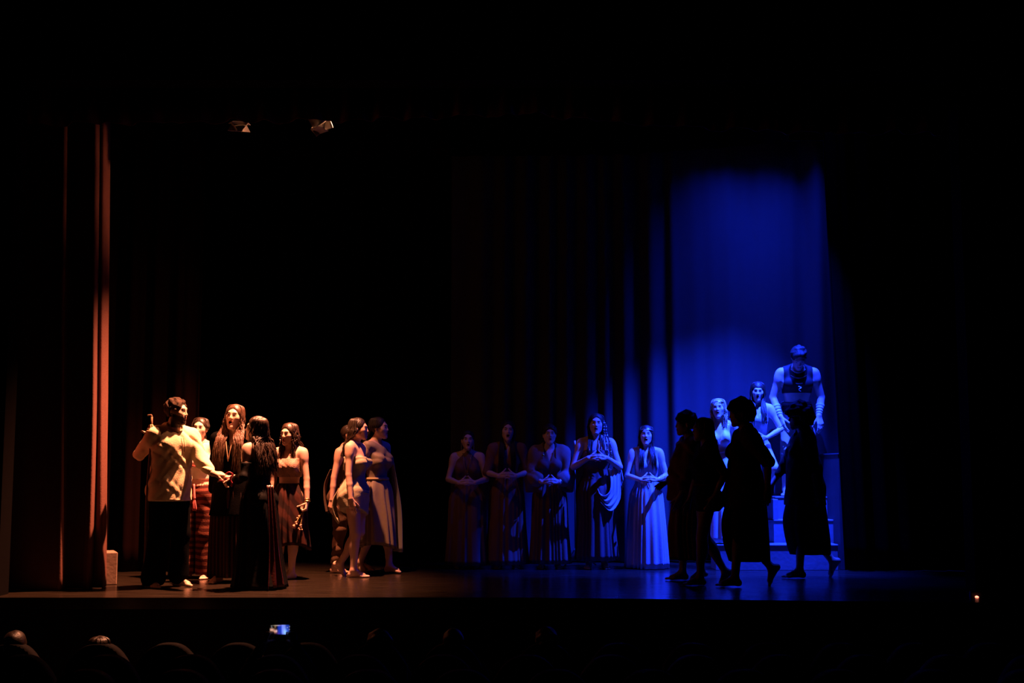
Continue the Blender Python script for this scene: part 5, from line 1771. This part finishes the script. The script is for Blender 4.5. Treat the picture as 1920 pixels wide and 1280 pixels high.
def spectator(px, d, z, label, seed, H=1.68, hairkw=None, arms=None, male=False):
    f = Fig('s', (X(px, d, 0), d - 0.06, z), 180 + random.Random(seed).uniform(-12, 12), H=H, male=male, pelvis=(0, 0.05, -0.545 + 0.02), seed=seed, res=0.016, hres=0.008, skin=(0.5, 0.34, 0.27), lean=-4 if arms is None else 2, arms=arms or
            dict(R=dict(w=(-0.12, -0.24, 0.66), e=(-1, .5, -.3)), L=dict(w=(0.12, -0.24, 0.66), e=(1, .5, -.3))),
            legs=dict(R=dict(a=(-0.10, -0.46, 0.078), k=(0, -.3, 1)), L=dict(a=(0.10, -0.46, 0.078), k=(0, -.3, 1))))
    f.start(label)
    f.build_body()
    f.hair(**(hairkw or dict(m=hair_brown, puff=0.012, noise=0.004, nfreq=50)), res=0.009)
    f.garment('jacket', coat[seed % 4], {'T': 0.018, 'B': 0.014, 'S': 0.014, 'A1': 0.016, 'A2': 0.014}, cuts=[above(0.53 * H - 0.50), neck_hole(f, .045, 0, 0)], res=0.018)
    f.garment('trousers', coat[(seed + 1) % 4], {'T': 0.012, 'G': 0.012, 'L1': 0.016, 'L2': 0.016}, cuts=[below(0.56 * H - 0.52), above(0.10)], res=0.018)
    return f


long_ = dict(m=hair_brown, puff=0.012, clumps=50, zend=0.76, front=0.0, wave=0.006, rad=0.014, spread=0.10)
d0, z0 = ROWS[0]
X0 = lambda k, r=0: 960 + ((k) * 0.58 + (0.29 if r % 2 else 0)) / ROWS[r][0] * FPX
spectator(42, d0, z0, 'spectator at the far left of the front row, smooth rounded hair', 101, hairkw=dict(m=hair_brown, puff=0.014, noise=0.003, nfreq=40))
spectator(203, d0, z0, 'spectator second from the left in the front row, long hair', 102, H=1.64, hairkw=long_)
spectator(712, d0, z0, 'spectator in the front row right of the raised phone, bushy hair', 103, hairkw=dict(m=hair_brown, puff=0.026, noise=0.006, nfreq=45, nape=-0.08))
spectator(848, d0, z0, 'spectator in the front row with short cropped hair', 104, male=True, H=1.70, hairkw=dict(m=hair_brown, puff=0.008, noise=0.002, nfreq=60))
spectator(1021, d0, z0, 'spectator furthest right in the front row, messy hair', 105, H=1.70, hairkw=dict(m=hair_brown, puff=0.018, noise=0.006, nfreq=55))

# phone held up by a spectator of the second row
PD = 9.05
pc_ = W(525, 1180, PD)
ph = empty('smartphone', pc_)
tag(ph, 'glowing phone held up sideways in the audience, filming the stage', 'phone')
ph.rotation_euler = (math.radians(8), 0, 0)
MB().box((-0.079, 0.0012, -0.041), (0.079, 0.0095, 0.041), bev=0.003).build('case', mat('phone_case', (0.01, 0.01, 0.011), 0.4, 0.5), ph, smooth=False)


def screen_mat():
    m = bpy.data.materials.new('phone_screen')
    m.use_nodes = True
    nt = m.node_tree
    nt.nodes.clear()
    out = nt.nodes.new('ShaderNodeOutputMaterial')
    em = nt.nodes.new('ShaderNodeEmission')
    a = nt.nodes.new('ShaderNodeAttribute')
    a.attribute_name = 'Col'
    nt.links.new(a.outputs['Color'], em.inputs[0])
    em.inputs[1].default_value = 1.0
    nt.links.new(em.outputs[0], out.inputs[0])
    return m


nx, nz_ = 44, 24
gx, gz = np.meshgrid(np.linspace(-0.074, 0.074, nx), np.linspace(-0.036, 0.036, nz_))
u, v = (gx / 0.148 + 0.5), (gz / 0.072 + 0.5)
C = np.zeros((nz_, nx, 3))


def blob(cu, cv, su, sv, c, p=2):
    C[...] += np.exp(-(np.abs((u - cu) / su) ** p + np.abs((v - cv) / sv) ** p))[..., None] * np.array(c)


blob(0.68, 0.55, 0.10, 0.62, (0.20, 0.28, 0.90), 4)
blob(0.52, 0.55, 0.13, 0.55, (0.01, 0.04, 0.50), 4)
blob(0.86, 0.60, 0.09, 0.50, (0.015, 0.05, 0.45), 4)
blob(0.76, 0.22, 0.09, 0.30, (0.18, 0.42, 0.90))
blob(0.10, 0.48, 0.11, 0.13, (0.80, 0.42, 0.30))
blob(0.26, 0.32, 0.08, 0.14, (0.75, 0.35, 0.25))
blob(0.33, 0.36, 0.03, 0.12, (0.5, 0.35, 0.55))
blob(0.36, 0.92, 0.17, 0.05, (0.42, 0.33, 0.24))
blob(0.27, 0.80, 0.04, 0.12, (0.22, 0.12, 0.06))
for cu, cv in ((0.09, 0.86), (0.10, 0.71), (0.965, 0.80), (0.955, 0.52), (0.86, 0.72)):
    blob(cu, cv, 0.022, 0.05, (0.28, 0.28, 0.30))
blob(0.40, 0.12, 0.10, 0.08, (0.06, 0.01, 0.10))
V = np.stack([gx.ravel(), np.zeros(gx.size), gz.ravel()], 1)
ii, jj = np.meshgrid(np.arange(nz_ - 1), np.arange(nx - 1), indexing='ij')
Q = np.stack([ii * nx + jj, ii * nx + jj + 1, (ii + 1) * nx + jj + 1, (ii + 1) * nx + jj], 2).reshape(-1, 4)
me = mesh_np('screen', V, Q)
at_ = me.color_attributes.new('Col', 'FLOAT_COLOR', 'POINT')
at_.data.foreach_set('color', np.concatenate([C.reshape(-1, 3), np.ones((nx * nz_, 1))], 1).astype(np.float32).ravel())
o = link('screen', me, screen_mat(), ph)
o['label'] = 'screen showing the blue-lit stage'
# the holder
d1, z1 = ROWS[1]
hl, hrz = (X(525, d1, 0), d1 - 0.02, z1), 180
wl = lambda dx, dz: to_local(pc_ + np.array([dx, -0.03, dz]), hl, hrz)
hold = dict(R=dict(w=wl(0.115, -0.10), e=(-1, .2, -1), f=(0.30, -0.25, 1), p=(0.6, -0.8, 0), pose='grip'),
            L=dict(w=wl(-0.115, -0.10), e=(1, .2, -1), f=(-0.30, -0.25, 1), p=(-0.6, -0.8, 0), pose='grip'))
f = Fig('holder', hl, hrz, H=1.60, pelvis=(0, 0.05, -0.56), seed=106, res=0.014, hres=0.007, skin=(0.5, 0.34, 0.27), lean=2, head=(0, 6, 0), arms=hold,
        legs=dict(R=dict(a=(-0.10, -0.46, 0.078), k=(0, -.3, 1)), L=dict(a=(0.10, -0.46, 0.078), k=(0, -.3, 1))))
f.start('spectator in the second row holding up the phone with both hands')
f.build_body()
f.hair(m=hair_black, puff=0.012, clumps=40, zend=0.78, front=0.0, wave=0.004, rad=0.014, res=0.009)
f.garment('jacket', coat[0], {'T': 0.018, 'B': 0.014, 'S': 0.014, 'A1': 0.016, 'A2': 0.012}, cuts=[above(0.53 * 1.6 - 0.52), neck_hole(f, .045, 0, 0)], res=0.018)
f.garment('trousers', coat[1], {'T': 0.012, 'G': 0.012, 'L1': 0.016, 'L2': 0.016}, cuts=[below(0.56 * 1.6 - 0.54), above(0.10)], res=0.018)
